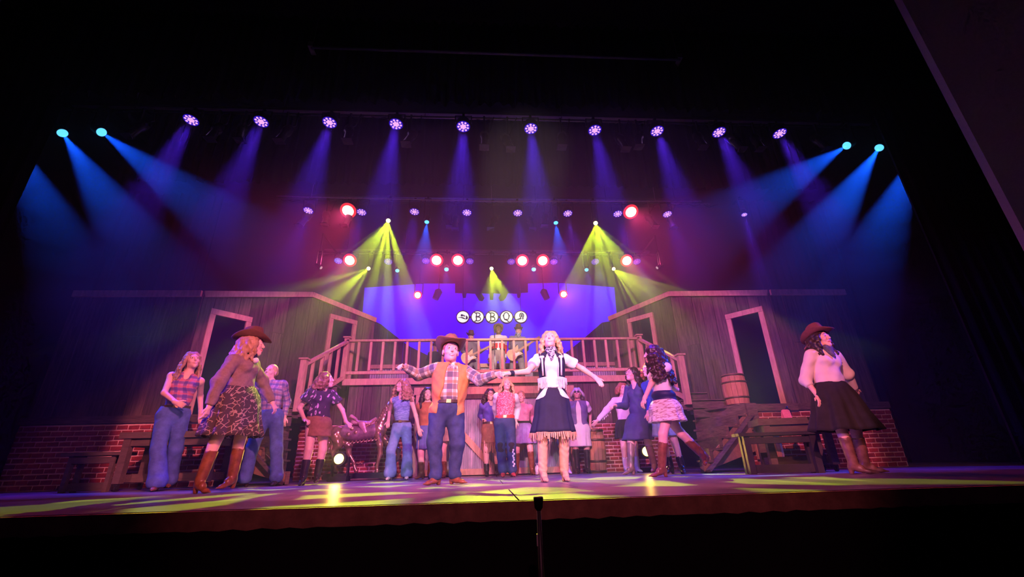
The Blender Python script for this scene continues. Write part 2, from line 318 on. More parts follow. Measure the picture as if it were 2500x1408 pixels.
# ================================================================== BARN SET
def cut_plank(name, parent, p0, ax, s0, s1, b0, b1, t0, t1, th, mat, off):
    """one upright board of a flat: ax runs along the wall, thickness towards the room"""
    nrm = V((ax.y, -ax.x, 0))
    g = .004; o = p0+nrm*off
    q = [o+ax*(s0+g)+V((0, 0, b0)), o+ax*(s1-g)+V((0, 0, b1)), o+ax*(s1-g)+V((0, 0, t1)), o+ax*(s0+g)+V((0, 0, t0))]
    if max(t0-b0, t1-b1) < .03: return
    m = M(); m.add(q+[p-nrm*th for p in q], [(0, 1, 2, 3), (7, 6, 5, 4), (0, 4, 5, 1), (1, 5, 6, 2), (2, 6, 7, 3), (3, 7, 4, 0)])
    return m.build(name, mat, parent, None)
def plank_wall(parent, p0, p1, topf, bot, doors=(), w=.2, mat=None, extra=(), split=.35, rng=random.Random(3)):
    mat = mat or WOOD_DARK; p0 = V((p0[0], p0[1], 0)); p1 = V((p1[0], p1[1], 0)); L = (p1-p0).length; ax = (p1-p0)/L
    br = sorted({0., L, *[d[0] for d in doors], *[d[1] for d in doors], *extra}); ss = []
    for a, b in zip(br, br[1:]):
        n = max(1, round((b-a)/w)); c = [a+(b-a)*(k/n) for k in range(n)]
        c = [c[0]]+[x+rng.uniform(-.22, .22)*(b-a)/n for x in c[1:]]; ss += c
    ss.append(L)
    for a, b in zip(ss, ss[1:]):
        segs = [(bot, None)]
        for d in doors:
            if a >= d[0]-1e-6 and b <= d[1]+1e-6: segs = [(d[2], None)]+([(bot, d[3])] if d[3] > bot else [])
        for zb, zt in segs:
            t0 = topf(a) if zt is None else zt; t1 = topf(b) if zt is None else zt
            off = rng.uniform(-.008, .008)
            if rng.random() < split and min(t0, t1)-zb > 1:
                zc = zb+(min(t0, t1)-zb)*rng.uniform(.25, .75)
                cut_plank('plank', parent, p0, ax, a, b, zb, zb, zc-.004, zc-.004, .03, mat, off); cut_plank('plank', parent, p0, ax, a, b, zc, zc, t0, t1, .03, mat, rng.uniform(-.008, .012))
            else: cut_plank('plank', parent, p0, ax, a, b, zb, zb, t0, t1, .03, mat, off)
    return p0, ax, L
def lerpf(pts):
    def f(s):
        for (a, za), (b, zb) in zip(pts, pts[1:]):
            if s <= b+1e-9: return za+(zb-za)*(s-a)/(b-a)
        return pts[-1][1]
    return f
BR_MESH = {}
def brick_mesh(w, h, k):
    key = (round(w, 4), round(h, 4), k)
    if key not in BR_MESH:
        r = random.Random(k*77+int(w*1000)); c = lambda: r.uniform(0, .007)
        m = M(); a, b = w/2, h/2; e = .010
        out = [(-a+c(), -b+e*.5), (-a+e, -b+c()), (a-e, -b+c()), (a-c(), -b+e*.5), (a-c(), b-e*.5), (a-e, b-c()), (-a+e, b-c()), (-a+c(), b-e*.5)]
        m.prism(out, (0, 0, 0), V((1, 0, 0)), V((0, 0, 1)), V((0, 1, 0)), -.016); BR_MESH[key] = m.mesh('brick', BRICK)
    return BR_MESH[key]
def brick_wall(parent, p0, p1, z0, z1, bw=.155, bh=.062, j=.013, th=.06, skip=None, limit=290):
    """mortar slab with separate bricks standing proud of it; front faces to the audience side"""
    p0 = V((p0[0], p0[1], 0)); p1 = V((p1[0], p1[1], 0)); L = (p1-p0).length; ax = (p1-p0)/L; nr = V((ax.y, -ax.x, 0)); ang = math.atan2(ax.y, ax.x)
    m = M(); m.hexa([q+V((0, 0, z)) for z in (z0, z1) for q in (p0, p1, p1-nr*th, p0-nr*th)]); m.build('mortar', MORTAR, parent)
    n = 0; z = z0+j*.5; row = 0; bp = world_of(parent)
    while z+bh*.5 < z1:
        h = min(bh, z1-z-.002); s = -(bw+j)*.5*(row % 2)
        while s < L:
            a = max(0, s); b = min(L, s+bw)
            if b-a > .03 and n < limit:
                q = p0+ax*((a+b)/2)+V((0, 0, z+h/2))
                if not (skip and skip(q)):
                    w = bw if b-a > bw-1e-6 else round((b-a)*20)/20
                    o = link('brick', brick_mesh(w, h if h < bh-1e-6 else bh, random.randrange(4)), parent, q+nr*random.uniform(-.004, .003)); o.rotation_euler.z = ang; n += 1
            s += bw+j
        z += bh+j; row += 1
XC = .235; PZ = 1.04; PY = 7.35; DZ = 1.92; DY = 9.3
side = {}
for sg_, nm in ((-1, 'left'), (1, 'right')):
    mir = lambda a, y: V((XC+sg_*a, y, 0))
    A, C = mir(5.2, 7.5), mir(2.9, 10.3); L = (C-A).length
    sof = lambda y: (y-7.5)/2.8*L
    top = lerpf([(0, 3.12), (sof(9.01), 3.69), (L, 3.52)])
    t = empty('barn_side_wall', (A+C)/2, 'weathered plank barn wall with two open doorways on the %s of the stage' % nm, 'set wall'); WORLD[t.name] = V(t.location)
    d1 = (sof(7.65), sof(8.12), 2.84, PZ); d2 = (sof(9.40), sof(9.86), 3.32, DZ)
    if sg_ < 0:
        p0, ax, _ = plank_wall(t, A, C, top, PZ, (d1, d2), .23, extra=(sof(9.01),))
    else:                            # same wall mirrored, walked from the far end so that boards face the room
        fl = lambda d: (L-d[1], L-d[0], d[2], d[3])
        topr = lambda s: top(L-s)
        p0, ax, _ = plank_wall(t, C, A, topr, PZ, (fl(d1), fl(d2)), .23, extra=(L-sof(9.01),))
    nr = V((ax.y, -ax.x, 0))
    def W3(s, z, o=.03): return A+(C-A)/L*s+V((0, 0, z))+nr*o
    for a, b in ((0, sof(9.01)), (sof(9.01), L)):
        m = M(); m.bar(W3(a, top(a)+.0), W3(b, top(b)+.0), .11, .045, up=nr); m.build('roof_trim', WOOD_TRIM, t)
    for d in (d1, d2):
        zb = d[3] if d[3] < 1.5 else DZ
        for s in (d[0], d[1]):
            m = M(); m.bar(W3(s, zb), W3(s, d[2]+.045), .09, .05, up=nr); m.build('door_frame', WOOD_TRIM, t)
        m = M(); m.bar(W3(d[0]-.045, d[2]+.0, .04), W3(d[1]+.045, d[2]+.0, .04), .10, .05, up=nr); m.build('door_frame', WOOD_TRIM, t)
    # wing flat running off stage, bricks below
    o_, i_ = mir(7.35 if sg_ < 0 else 6.72, 7.5), mir(5.22, 7.5)
    t2 = empty('barn_wing_wall', (o_+i_)/2, 'plank and brick wing wall fading into the dark at the %s of the set' % nm, 'set wall'); WORLD[t2.name] = V(t2.location)
    a_, b_ = (o_, i_) if sg_ < 0 else (i_, o_)
    plank_wall(t2, a_, b_, lambda s: 3.12, PZ+.002, (), .26)
    m = M(); m.bar(V((a_.x, 7.46, 3.12)), V((b_.x, 7.46, 3.12)), .045, .11, up=(0, 0, 1)); m.build('roof_trim', WOOD_TRIM, t2)
    # platform on a brick base
    t3 = empty('stage_platform', mir(5.6, 7.8), 'raised platform with brick face and wooden fascia on the %s' % nm, 'platform'); WORLD[t3.name] = V(t3.location)
    EX = 7.3 if sg_ < 0 else 6.72
    xs = sorted((XC+sg_*4.02, XC+sg_*EX)); brick_wall(t3, (xs[0], PY), (xs[1], PY), .004, .92)
    xs = sorted((XC+sg_*4.29, XC+sg_*5.05)); m = M(); m.box(((xs[0]+xs[1])/2, PY-.03, .978), (xs[1]-xs[0], .06, .115)); m.build('fascia_board', WOOD_SLAB, t3)
    xs = sorted((XC+sg_*5.06, XC+sg_*EX)); m = M(); m.box(((xs[0]+xs[1])/2, PY-.02, .978), (xs[1]-xs[0], .04, .1)); m.build('fascia_board', WOOD_SLAB, t3)
    xs = sorted((XC+sg_*4.1, XC+sg_*EX)); m = M(); m.box(((xs[0]+xs[1])/2, (PY+7.53)/2-.03, PZ-.012), (xs[1]-xs[0], .18, .024)); m.build('deck_board', WOOD_SLAB, t3)
    m = M(); ia = 3.66
    q = [mir(5.10, 7.52), mir(4.62, 8.1), mir(ia, 8.1), mir(ia+.2, 7.52)]
    if sg_ > 0: q = q[::-1]
    m.hexa([p+V((0, 0, z)) for z in (PZ-.04, PZ-.001) for p in q]); m.build('deck', WOOD_SLAB, t3)
    # upper stair from the balcony down to the platform
    st = empty('upper_stair', mir(3.7, 8.5), 'short wooden stair from balcony down to the %s platform' % nm, 'stairs'); WORLD[st.name] = V(st.location)
    for k in range(5):
        z = DZ-.17*(k+1); y = DY-.05-.27*k; inn = 3.18+.085*k; outr = 5.2-(y-7.5)/2.8*2.3-.10
        m = M(); m.box((XC+sg_*(inn+outr)/2, y-.135, z-.02), (outr-inn, .27, .04)); m.build('tread', WOOD_SLAB, st)
        m = M(); m.box((XC+sg_*(inn+outr)/2, y-.26, z-.10), (outr-inn, .02, .16)); m.build('riser', WOOD_SLAB, st)
    # lower stair of rough slabs turned towards centre stage
    ls = empty('slab_stair', mir(3.6, 7.4), 'stack of rough dark timber slab steps beside the %s brick platform' % nm, 'stairs'); WORLD[ls.name] = V(ls.location)
    rr = random.Random(5+sg_)
    for k in range(6):
        zt = PZ-.005-.172*k; near = mir(4.06-.215*k+rr.uniform(-.02, .04), 7.2-.075*k); far = mir(3.70-.05*k, 8.25-.09*k)
        m = M(); m.bar(near+V((0, 0, zt-.085)), far+V((0, 0, zt-.085+rr.uniform(-.025, .01))), .05, .155); m.build('slab', WOOD_SLAB, ls)
        n2, f2 = mir(4.06-.215*(k-.5), 7.2-.075*(k-.5)), mir(3.70-.05*(k-1), 8.25-.09*(k-.5))
        m = M(); m.bar(n2+V((0, 0, zt-.012)), f2+V((0, 0, zt-.012)), .2, .03); m.build('tread', WOOD_SLAB, ls)
    m = M(); sd = [mir(4.12, 7.23)+V((0, 0, .93)), mir(4.12, 7.23)+V((0, 0, .30)), mir(3.02, 6.85)+V((0, 0, .02)), mir(3.02, 6.85)+V((0, 0, .12))]
    m.add(sd+[p+V((0, .03, 0)) for p in sd], [(0, 1, 2, 3), (7, 6, 5, 4), (0, 4, 5, 1), (1, 5, 6, 2), (2, 6, 7, 3), (3, 7, 4, 0)]); m.build('stringer', MAT('plywood_side', (.34, .2, .12), .8, var=.3, scale=8), ls)
    m = M(); m.bar(mir(4.14, 7.18)+V((0, 0, .86)), mir(3.06, 6.80)+V((0, 0, .03)), .04, .1, up=(0, -1, 0)); m.build('brace', WOOD_SLAB, ls)
    m = M(); m.box(tuple(mir(4.17, 7.20)+V((0, 0, .90))), (.17, .05, .28)); m.build('corner_board', WOOD_SLAB, ls)
# ------------------------------------------------------------------ balcony
bal = empty('balcony', (XC, 10.6, 0), 'timber balcony across the back of the set with plank and brick front below', 'balcony'); WORLD[bal.name] = V(bal.location)
bx0, bx1 = XC-3.16, XC+3.20
for k in range(9):
    y0 = DY+.02+k*.28; m = M(); m.box((XC, y0+.13, DZ-.02), (bx1-bx0, .27, .04)); m.build('deck_board', WOOD_SLAB, bal)
m = M(); m.box((XC, DY-.005, DZ-.065), (bx1-bx0, .06, .13)); m.build('fascia_beam', WOOD_TRIM, bal)
fw0, fw1, dL, dR = XC-3.05, XC+3.1, -1.36, 1.78
plank_wall(bal, (fw0, DY+.05), (dL, DY+.05), lambda s: DZ-.04, 1.0, (), .17, split=.4)
plank_wall(bal, (dR, DY+.05), (fw1, DY+.05), lambda s: DZ-.04, .93, (), .17, split=.4)
plank_wall(bal, (dL, DY+.05), (dR, DY+.05), lambda s: DZ-.04, 1.70, (), .3, split=0)
bb = empty('brick_base', (-2.4, DY, 0), 'low brick base left of the corrugated barn doors', 'wall'); WORLD[bb.name] = V(bb.location)
brick_wall(bb, (XC-3.9, DY-.0), (dL-.07, DY-.0), .004, 1.0, bw=.165, bh=.058)
bb = empty('brick_base', (2.6, DY, 0), 'low brick base right of the corrugated barn doors', 'wall'); WORLD[bb.name] = V(bb.location)
brick_wall(bb, (dR+.12, DY), (XC+3.7, DY), .004, .93, bw=.165, bh=.058)
bd = empty('barn_doors', (.2, DY-.05, 0), 'pair of corrugated metal barn doors with wooden frame and diagonal braces', 'door'); WORLD[bd.name] = V(bd.location)
for x in (dL, dR): m = M(); m.bar((x, DY-.02, 0), (x, DY-.02, 1.6), .11, .06, up=(0, -1, 0)); m.build('frame_post', WOOD_TRIM, bd)
m = M(); m.box(((dL+dR)/2, DY-.025, 1.64), (dR-dL+.2, .07, .15)); m.build('lintel', WOOD_TRIM, bd)
xm = (dL+dR)/2
for x0, x1 in ((dL+.06, xm-.01), (xm+.01, dR-.06)):
    m = M(); n = int((x1-x0)/.0105); ys = [DY+.01-.009*(1+math.cos(2*math.pi*i/4)) for i in range(n+1)]
    vs = [(x0+(x1-x0)*i/n, ys[i], z) for z in (.03, 1.56) for i in range(n+1)]
    m.add(vs, [(i, i+1, n+2+i, n+1+i) for i in range(n)], False); m.build('corrugated_sheet', CORR, bd)
    m = M(); m.box(((x0+x1)/2, DY-.03, .075), (x1-x0, .04, .11)); m.build('bottom_rail', WOOD_TRIM, bd)
    m = M(); m.box(((x0+x1)/2, DY-.03, 1.52), (x1-x0, .04, .09)); m.build('top_rail', WOOD_DARK, bd)
for (ax_, ay_), (bx_, by_) in (((1085, 1010), (1212, 1158)), ((1240, 1125), (1392, 962))):
    a, b = at(ax_, ay_, DY-.05), at(bx_, by_, DY-.05); a.z = max(a.z, .07); b.z = max(b.z, .07); m = M(); m.bar(a, b, .03, .12, up=(0, 0, 1)); m.build('diagonal_brace', WOOD_TRIM, bd)
# railing
RZ = 2.74
rl = empty('balcony_railing', (XC, DY, DZ), 'pinkish wooden balcony railing with square balusters and newel posts', 'railing'); WORLD[rl.name] = V(rl.location)
xl, xr = XC-3.19, XC+3.22
m = M(); m.box(((xl+xr)/2, DY+.02, RZ), (xr-xl, .10, .045)); m.build('top_rail', WOOD_TRIM, rl)
m = M(); m.box(((xl+xr)/2, DY+.02, DZ+.13), (xr-xl, .06, .06)); m.build('bottom_rail', WOOD_TRIM, rl)
bm_ = M(); bm_.box((0, 0, (RZ-DZ-.16)/2), (.048, .048, RZ-DZ-.18)); bmesh_ = bm_.mesh('baluster', WOOD_TRIM)
nb = 25
for i in range(1, nb): link('baluster', bmesh_, rl, (xl+(xr-xl)*i/nb, DY+.02, DZ+.16))
for s_ in (-1, 1):
    x = xl if s_ < 0 else xr
    m = M(); m.box((x, DY+.02, (DZ+RZ+.05)/2-.02), (.10, .10, RZ+.09-DZ)); m.build('newel_post', WOOD_TRIM, rl)
    m = M(); m.box((x, DY+.02, RZ+.075), (.15, .15, .03)); m.build('post_cap', WOOD_TRIM, rl)
    lx = XC+s_*3.53; ly = 8.1
    sr = empty('stair_railing', (lx, ly, PZ), 'sloping stair railing with newel post at the %s end of the balcony' % ('left' if s_ < 0 else 'right'), 'railing'); WORLD[sr.name] = V(sr.location)
    m = M(); m.box((lx, ly, (1.14+2.06)/2), (.105, .105, .92)); m.build('newel_post', WOOD_TRIM, sr)
    m = M(); m.box((lx, ly, 2.075), (.16, .16, .03)); m.build('post_cap', WOOD_TRIM, sr)
    m = M(); m.bar((lx, ly+.05, 1.99), (x, DY-.03, RZ-.03), .10, .045); m.build('top_rail', WOOD_TRIM, sr)
    m = M(); m.bar((lx, ly+.05, 1.26), (x, DY-.03, DZ+.02), .10, .05); m.build('bottom_rail', WOOD_TRIM, sr)
    for k in range(1, 5):
        f = k/5; px = lx+(x-lx)*f; py = ly+(DY-ly)*f
        m = M(); m.box((px, py, (1.29+(DZ-1.26)*f+1.97+(RZ-2.0)*f)/2), (.05, .05, .70)); m.build('baluster', WOOD_TRIM, sr)
# back wall of the balcony with the V-shaped gap
bw = empty('balcony_back_wall', (XC, 11.95, DZ), 'dark plank back wall of the balcony with a sloping cut that frames the violet screen', 'set wall'); WORLD[bw.name] = V(bw.location)
YB = 11.95; vl = [at(*p, YB) for p in ((915, 784), (928, 790), (985, 835), (1003, 847), (1050, 870), (1095, 889))]; vr = [at(*p, YB) for p in ((1345, 889), (1388, 856), (1408, 840), (1418, 832), (1470, 787), (1515, 780))]
allp = vl+vr; xs0 = allp[0].x-.6; tf = lerpf([(0, allp[0].z+.05)]+[(p.x-xs0, p.z) for p in allp]+[(allp[-1].x+.6-xs0, allp[-1].z+.05)])
plank_wall(bw, (xs0, YB), (allp[-1].x+.6, YB), tf, DZ, (), .24, extra=[p.x-xs0 for p in allp], split=0)
for (xa, xb) in ((at(890, 900, YB).x, at(1000, 900, YB).x), (at(1395, 900, YB).x, at(1512, 900, YB).x), (at(1150, 900, YB).x, at(1300, 900, YB).x)):
    zt = at(940, 896, YB-.1).z
    m = M(); m.box(((xa+xb)/2, YB-.12, zt), (xb-xa, .14, .10)); m.build('ledge_board', WOOD_TRIM, bw)
    m = M(); n = int((xb-xa)/.016); vs = [(xa+(xb-xa)*i/n, YB-.10-.010*(1+math.cos(2*math.pi*i/4)), z) for z in (DZ, zt-.05) for i in range(n+1)]
    m.add(vs, [(i, i+1, n+2+i, n+1+i) for i in range(n)], False); m.build('corrugated_sheet', CORR, bw)
# ================================================================== STAGE LIGHTS
LEDC = EMIT('led_pink_white', (1.0, .48, .95), 1.15); LEDB = EMIT('led_blue', (.12, .35, 1.0), 1.1)
GLOWV = EMIT('led_glow_blue', (.045, .01, 1.0), .55)  # blue glow around the led cells, put in as a dim emissive disc
def pipe(name, x0, x1, Y, z, label):
    t = empty(name, ((x0+x1)/2, Y, z), label, 'lighting bar'); WORLD[t.name] = V(t.location)
    m = M(); m.tube([(x0, Y, z), (x1, Y, z)], .026, 8); m.build('tube', STEEL, t)
    m = M(); m.bar((x0+.2, Y+.05, z+.13), (x1-.2, Y+.05, z+.13), .12, .06); m.build('cable_tray', MAT('grey_tray', (.18, .16, .2), .5, .5), t)
    for i in range(6):
        x = x0+(x1-x0)*(i+.5)/6; m = M(); m.tube([(x, Y, z+.02), (x, Y, 8.9)], .008, 5); m.build('cable', BLACK, t)
    m = M()
    r = random.Random(int(Y*10))
    for i in range(26):
        x = x0+(x1-x0)*r.random(); m.tube([(x, Y, z), (x+.15, Y-.02, z-.05-.08*r.random()), (x+.4, Y, z)], .008, 5)
    m.build('hanging_cable', BLACK, t, kind='stuff')
pipe('lighting_bar', -8.4, 8.8, 7.15, 6.92, 'long dark lighting bar carrying the front row of purple lights')
pipe('lighting_bar', -5.4, 6.2, 9.95, 6.72, 'lighting bar with the second row of lamps above the balcony')
pipe('lighting_bar', -5.2, 5.6, 12.5, 6.42, 'rear lighting bar with a row of red and yellow lamps')
m = M(); m.tube([at(675, 478, 9.75), at(760, 481, 9.75), at(1200, 491, 9.75), at(1450, 491, 9.75), at(1712, 491, 9.75)], .016, 6); 
for q_ in (at(760, 481, 9.75), at(1200, 491, 9.75), at(1600, 491, 9.75)): m.tube([q_, V((q_.x, q_.y, 8.99))], .005, 5)
m.build('border_batten', MAT('pale_batten', (.6, .5, .6), .6), label='thin pale batten line above the second lamp row', cat='batten')
m = M(); m.tube([at(760, 116, 6.4), at(1660, 146, 6.4)], .03, 6)
for px, py in ((763, 118), (1655, 146)): m.box(at(px, py, 6.46), (.1, .22, .12)); q_ = at(px, py, 6.45); m.tube([q_, V((q_.x, q_.y, 8.99))], .008, 5)
m.build('curtain_track', MAT('dim_track', (.2, .2, .22), .5), label='dim track with end brackets high up on the black border', cat='curtain track')
def face_frame(d):
    d = V(d).normalized(); r = d.cross(V((0, 0, 1))); r = r.normalized() if r.length > .05 else V((1, 0, 0)); u = r.cross(d); return d, r, u
BARY = {6.92: 7.15, 6.72: 9.95, 6.42: 12.5}
def lamp_body(t, p, d, r, length, mat=None, yoke_to=None, lid='housing'):
    mat = mat or BLACK; d, rr, uu = face_frame(d)
    m = M(); m.tube([p+d*.012, p+d*.01, p-d*.05, p-d*length*.7, p-d*length], [r*1.12, r*1.12, r*1.12, r*1.0, r*.55], 18); m.build(lid, mat, t)
    if yoke_to is not None:
        c = p-d*length*.5; ax = V((1, 0, 0)) if abs(d.x) < .8 else V((0, 1, 0)); w = r*1.25
        zt = yoke_to-.05; m = M(); m.bar(c+ax*w, V((c.x, c.y, zt))+ax*w, .02, .05); m.bar(c-ax*w, V((c.x, c.y, zt))-ax*w, .02, .05); m.bar(V((c.x, c.y, zt))-ax*(w+.01), V((c.x, c.y, zt))+ax*(w+.01), .05, .02); m.bar(V((c.x, c.y, zt)), V((c.x, c.y, yoke_to+.02)), .05, .05, up=(1, 0, 0)); by = BARY.get(yoke_to, BARY[6.42]); bz = yoke_to if yoke_to in BARY else 6.42
        if yoke_to not in BARY: m.bar(V((c.x, c.y, yoke_to)), V((c.x, c.y, bz)), .03, .03, up=(1, 0, 0))
        m.bar(V((c.x, c.y, bz)), V((c.x, by, bz)), .05, .03) if abs(c.y-by) > .02 else None; m.build('yoke', mat, t)
def par(px, py, Y, barz, label, group, power, aim, lens=LEDC, color=(.10, .02, 1.0), R=.125, ang=26):
    p = at(px, py, Y); t = empty('led_par_light', p, label, 'stage light', group); WORLD[t.name] = V(p)
    d = (V(aim)-p).normalized(); d, r, u = face_frame(d); lamp_body(t, p, d, R*1.05, .2, yoke_to=barz)
    m = M(); m.lathe([(0, .014), (R*1.1, .014)], 20, Matrix((r, u, d)).transposed(), p, False); m.build('glow_face', GLOWV, t)
    m = M(); c = [(0, 0)]+[(.36*math.cos(k*math.pi/3+.4), .36*math.sin(k*math.pi/3+.4)) for k in range(6)]+[(.78*math.cos(k*math.pi/4.5), .78*math.sin(k*math.pi/4.5)) for k in range(9)]
    for x, y in c: m.lathe([(0, .022), (R*.19, .018), (R*.19, .01)], 8, Matrix((r, u, d)).transposed(), p+(r*x+u*y)*R, False)
    m.build('led_cells', lens, t, kind='stuff')
    if power: spot('lamp', p+d*.05, aim, color, power, ang, .6, .08, parent=t)
    return t
for i, (px, py) in enumerate(zip((467, 638, 805, 967, 1131, 1296, 1452, 1604, 1755, 1903), (292, 296, 298, 302, 308, 313, 317, 319, 322, 325))):
    p = at(px, py, 7.05); par(px, py, 7.05, 6.92, 'purple glowing led par lamp, %s from the left in the front row' % 'first second third fourth fifth sixth seventh eighth ninth tenth'.split()[i], 'front row led pars', 1500, (p.x*1.0+(p.x-X0)*.04, 6.0, 0), ang=20)
for i, (px, py) in enumerate(((753, 513), (883, 517), (1012, 516), (1140, 518), (1264, 519), (1386, 520), (1508, 521), (1629, 522))):
    p = at(px, py, 9.85); par(px, py, 9.85, 6.72, 'small purple led par lamp, %s from the left in the middle row' % 'first second third fourth fifth sixth seventh eighth'.split()[i], 'middle row led pars', 480, (p.x+(p.x-X0)*.05, 8.3, 0), R=.115)
par(1817, 523, 9.6, 6.72, 'lone purple led par lamp far right of the middle row', 'middle row led pars', 1100, at(1880, 760, 9.0), R=.07, ang=14)
for i, (px, py) in enumerate(((826, 636), (948, 638), (1040, 636), (1147, 637), (1248, 638), (1352, 638), (1453, 638), (1555, 638))):
    p = at(px, py, 12.4); par(px, py, 12.4, 6.42, '%s led par lamp, %s from the left in the rear row' % ('blue' if i == 0 else 'small violet', 'first second third fourth fifth sixth seventh eighth'.split()[i]), 'rear row led pars', 300, (p.x, 9.5, 0), lens=LEDB if i == 0 else EMIT('led_violet_dim', (.55, .2, .9), .8), R=.115)
REDC = EMIT('red_lamp_core', (1.0, .74, .50), 6.); GLOW = EMIT('red_glow_ring', (1.0, .035, .05), 1.3)  # second material: emissive red that stands for the bloom round the lens
def round_lamp(name, px, py, Y, barz, R, label, group, aim, lens, color, power, ang, blend=.5, length=.3, gobo=None, cat='stage light', size=.04, glow=None):
    p = at(px, py, Y); t = empty(name, p, label, cat, group); WORLD[t.name] = V(p); d, r, u = face_frame(V(aim)-p)
    lamp_body(t, p, d, R, length, yoke_to=barz)
    m = M(); m.lathe([(0, .035), (R*.6, .03), (R*.95, .014)], 20, Matrix((r, u, d)).transposed(), p); m.build('lens', lens, t)
    if glow: m = M(); m.lathe([(R*.9, .016), (R*1.28, .010), (R*1.3, -.01)], 24, Matrix((r, u, d)).transposed(), p); m.build('red_glow_ring', glow, t)  # emissive ring outside the lens, the glow built as a shape
    if power: spot('lamp', p+d*.06, aim, color, power, ang, blend, size, gobo, parent=t)
    return t
for i, (px, py, Y, bz) in enumerate(((850, 514, 9.85, 6.72), (1540, 517, 9.85, 6.72), (854, 635, 12.3, 6.42), (1066, 635, 12.3, 6.42), (1118, 635, 12.3, 6.42), (1275, 636, 12.3, 6.42), (1325, 636, 12.3, 6.42), (1530, 636, 12.3, 6.42))):
    p = at(px, py, Y); s = 1 if px > 1200 else -1
    round_lamp('red_spotlight', px, py, Y, bz, .158, 'bright red lamp ' + ('left end of the middle row', 'right end of the middle row', 'leftmost in the rear row', 'rear row, left pair, outer one', 'rear row, left pair, inner one', 'rear row, right pair, inner one', 'rear row, right pair, outer one', 'rightmost in the rear row')[i],
               'red lamps', (p.x+s*.3, 4.5, -.5), REDC, (1, .05, .22), 300, 64, .9, glow=GLOW)
for px, py in ((1020, 720), (1376, 718)):
    p = at(px, py, 12.7); round_lamp('red_spotlight', px, py, 12.7, p.z+.5, .10, 'orange red lamp hanging low in front of the violet screen, %s side' % ('left' if px < 1200 else 'right'), 'red lamps', (p.x, 4.0, .2), EMIT('amber_core', (1, .62, .30), 8.), (1, .08, .25), 220, 60, .9, glow=GLOW)
YEL = EMIT('yellow_lens', (1.0, .95, .25), 16.); YC = (.72, 1.0, .01)
for i, (px, py, Y, bz, aim, ang, pw, nm) in enumerate(((948, 538, 9.7, 6.72, (-1.64, 5.23, 0), 30, 6200, 'second row, left'), (1454, 544, 9.7, 6.72, (1.85, 5.24, 0), 30, 6200, 'second row, right'),
        (900, 655, 12.2, 6.42, (-3.61, 4.7, 0), 21, 5000, 'rear row, left'), (1498, 656, 12.2, 6.42, (3.83, 4.64, 0), 21, 5000, 'rear row, right'), (1200, 655, 12.2, 6.42, (.07, 5.21, 0), 20, 5000, 'rear row, centre'))):
    t = round_lamp('yellow_moving_head', px, py, Y, bz, .055, 'yellow moving head throwing a fan of rays, %s' % nm, 'yellow moving heads', aim, YEL, YC, pw, ang, .08, .3, gobo=(7.0, i*.37+.1, .135, 0.0), size=.012)
BLU = EMIT('blue_lens', (.10, .55, 1.0), 1.9); BC = (.004, .085, 1.0)
for i, (px, py, aim, pw, nm) in enumerate(((152, 324, at(470, 800, 6.2), 2400, 'far left'), (247, 322, at(760, 700, 6.2), 2200, 'second from the left'), (2068, 355, at(1600, 650, 6.0), 2600, 'second from the right'), (2147, 360, at(1820, 850, 6.2), 4200, 'far right'))):
    round_lamp('blue_moving_head', px, py, 7.05, 6.92, .085, 'bright blue moving head with a visible beam, %s of the front row' % nm, 'blue beam lamps', aim, BLU, BC, pw, 17, .5, .3, size=.02)
for x, y, z, aim, pw, nm in ((-9.0, 7.05, 6.3, at(190, 720, 6.3), 2400, 'left'), (9.35, 7.05, 6.3, at(2060, 800, 6.3), 4400, 'right')):
    p = V((x, y, z)); t = empty('blue_moving_head', p, 'blue moving head hidden behind the %s leg curtain' % nm, 'stage light', 'blue beam lamps'); WORLD[t.name] = V(p)
    d, r, u = face_frame(aim-p); lamp_body(t, p, d, .085, .3, yoke_to=6.92); spot('lamp', p+d*.06, aim, BC, pw, 17, .5, .02, parent=t)
for px, py, Y, bz, aim, pw, R, nm in ((1042, 541, 9.75, 6.72, at(1020, 800, 8.6), 1500, .06, 'middle row, left'), (1357, 543, 9.75, 6.72, at(1390, 800, 8.6), 1500, .06, 'middle row, right'), (970, 660, 12.2, 6.42, at(955, 800, 10.5), 300, .06, 'rear row, outer left'),
        (1090, 657, 12.2, 6.42, at(1085, 800, 10.5), 300, .07, 'rear row, inner left'), (1303, 657, 12.2, 6.42, at(1308, 800, 10.5), 300, .07, 'rear row, inner right'), (1432, 658, 12.2, 6.42, at(1450, 800, 10.5), 300, .06, 'rear row, outer right')):
    round_lamp('blue_spotlight', px, py, Y, bz, R, 'small cyan blue lamp, %s' % nm, 'small blue lamps', aim, EMIT('cyan_lens', (.08, .5, 1.0), 3.), BC, pw, 24, .5, .22, size=.02)
for px, s in ((783, 1), (1605, -1)):
    round_lamp('side_spotlight', px, 653, 11.2, 5.9, .045, 'tiny pale side lamp with a faint beam, %s end of the rear row' % ('left' if s > 0 else 'right'), 'pale side lamps', at(px+s*110, 735, 11.0), EMIT('pale_lens', (.9, .7, .7), .6), (1, .75, .75), 26, 18, .5, .22, size=.02)
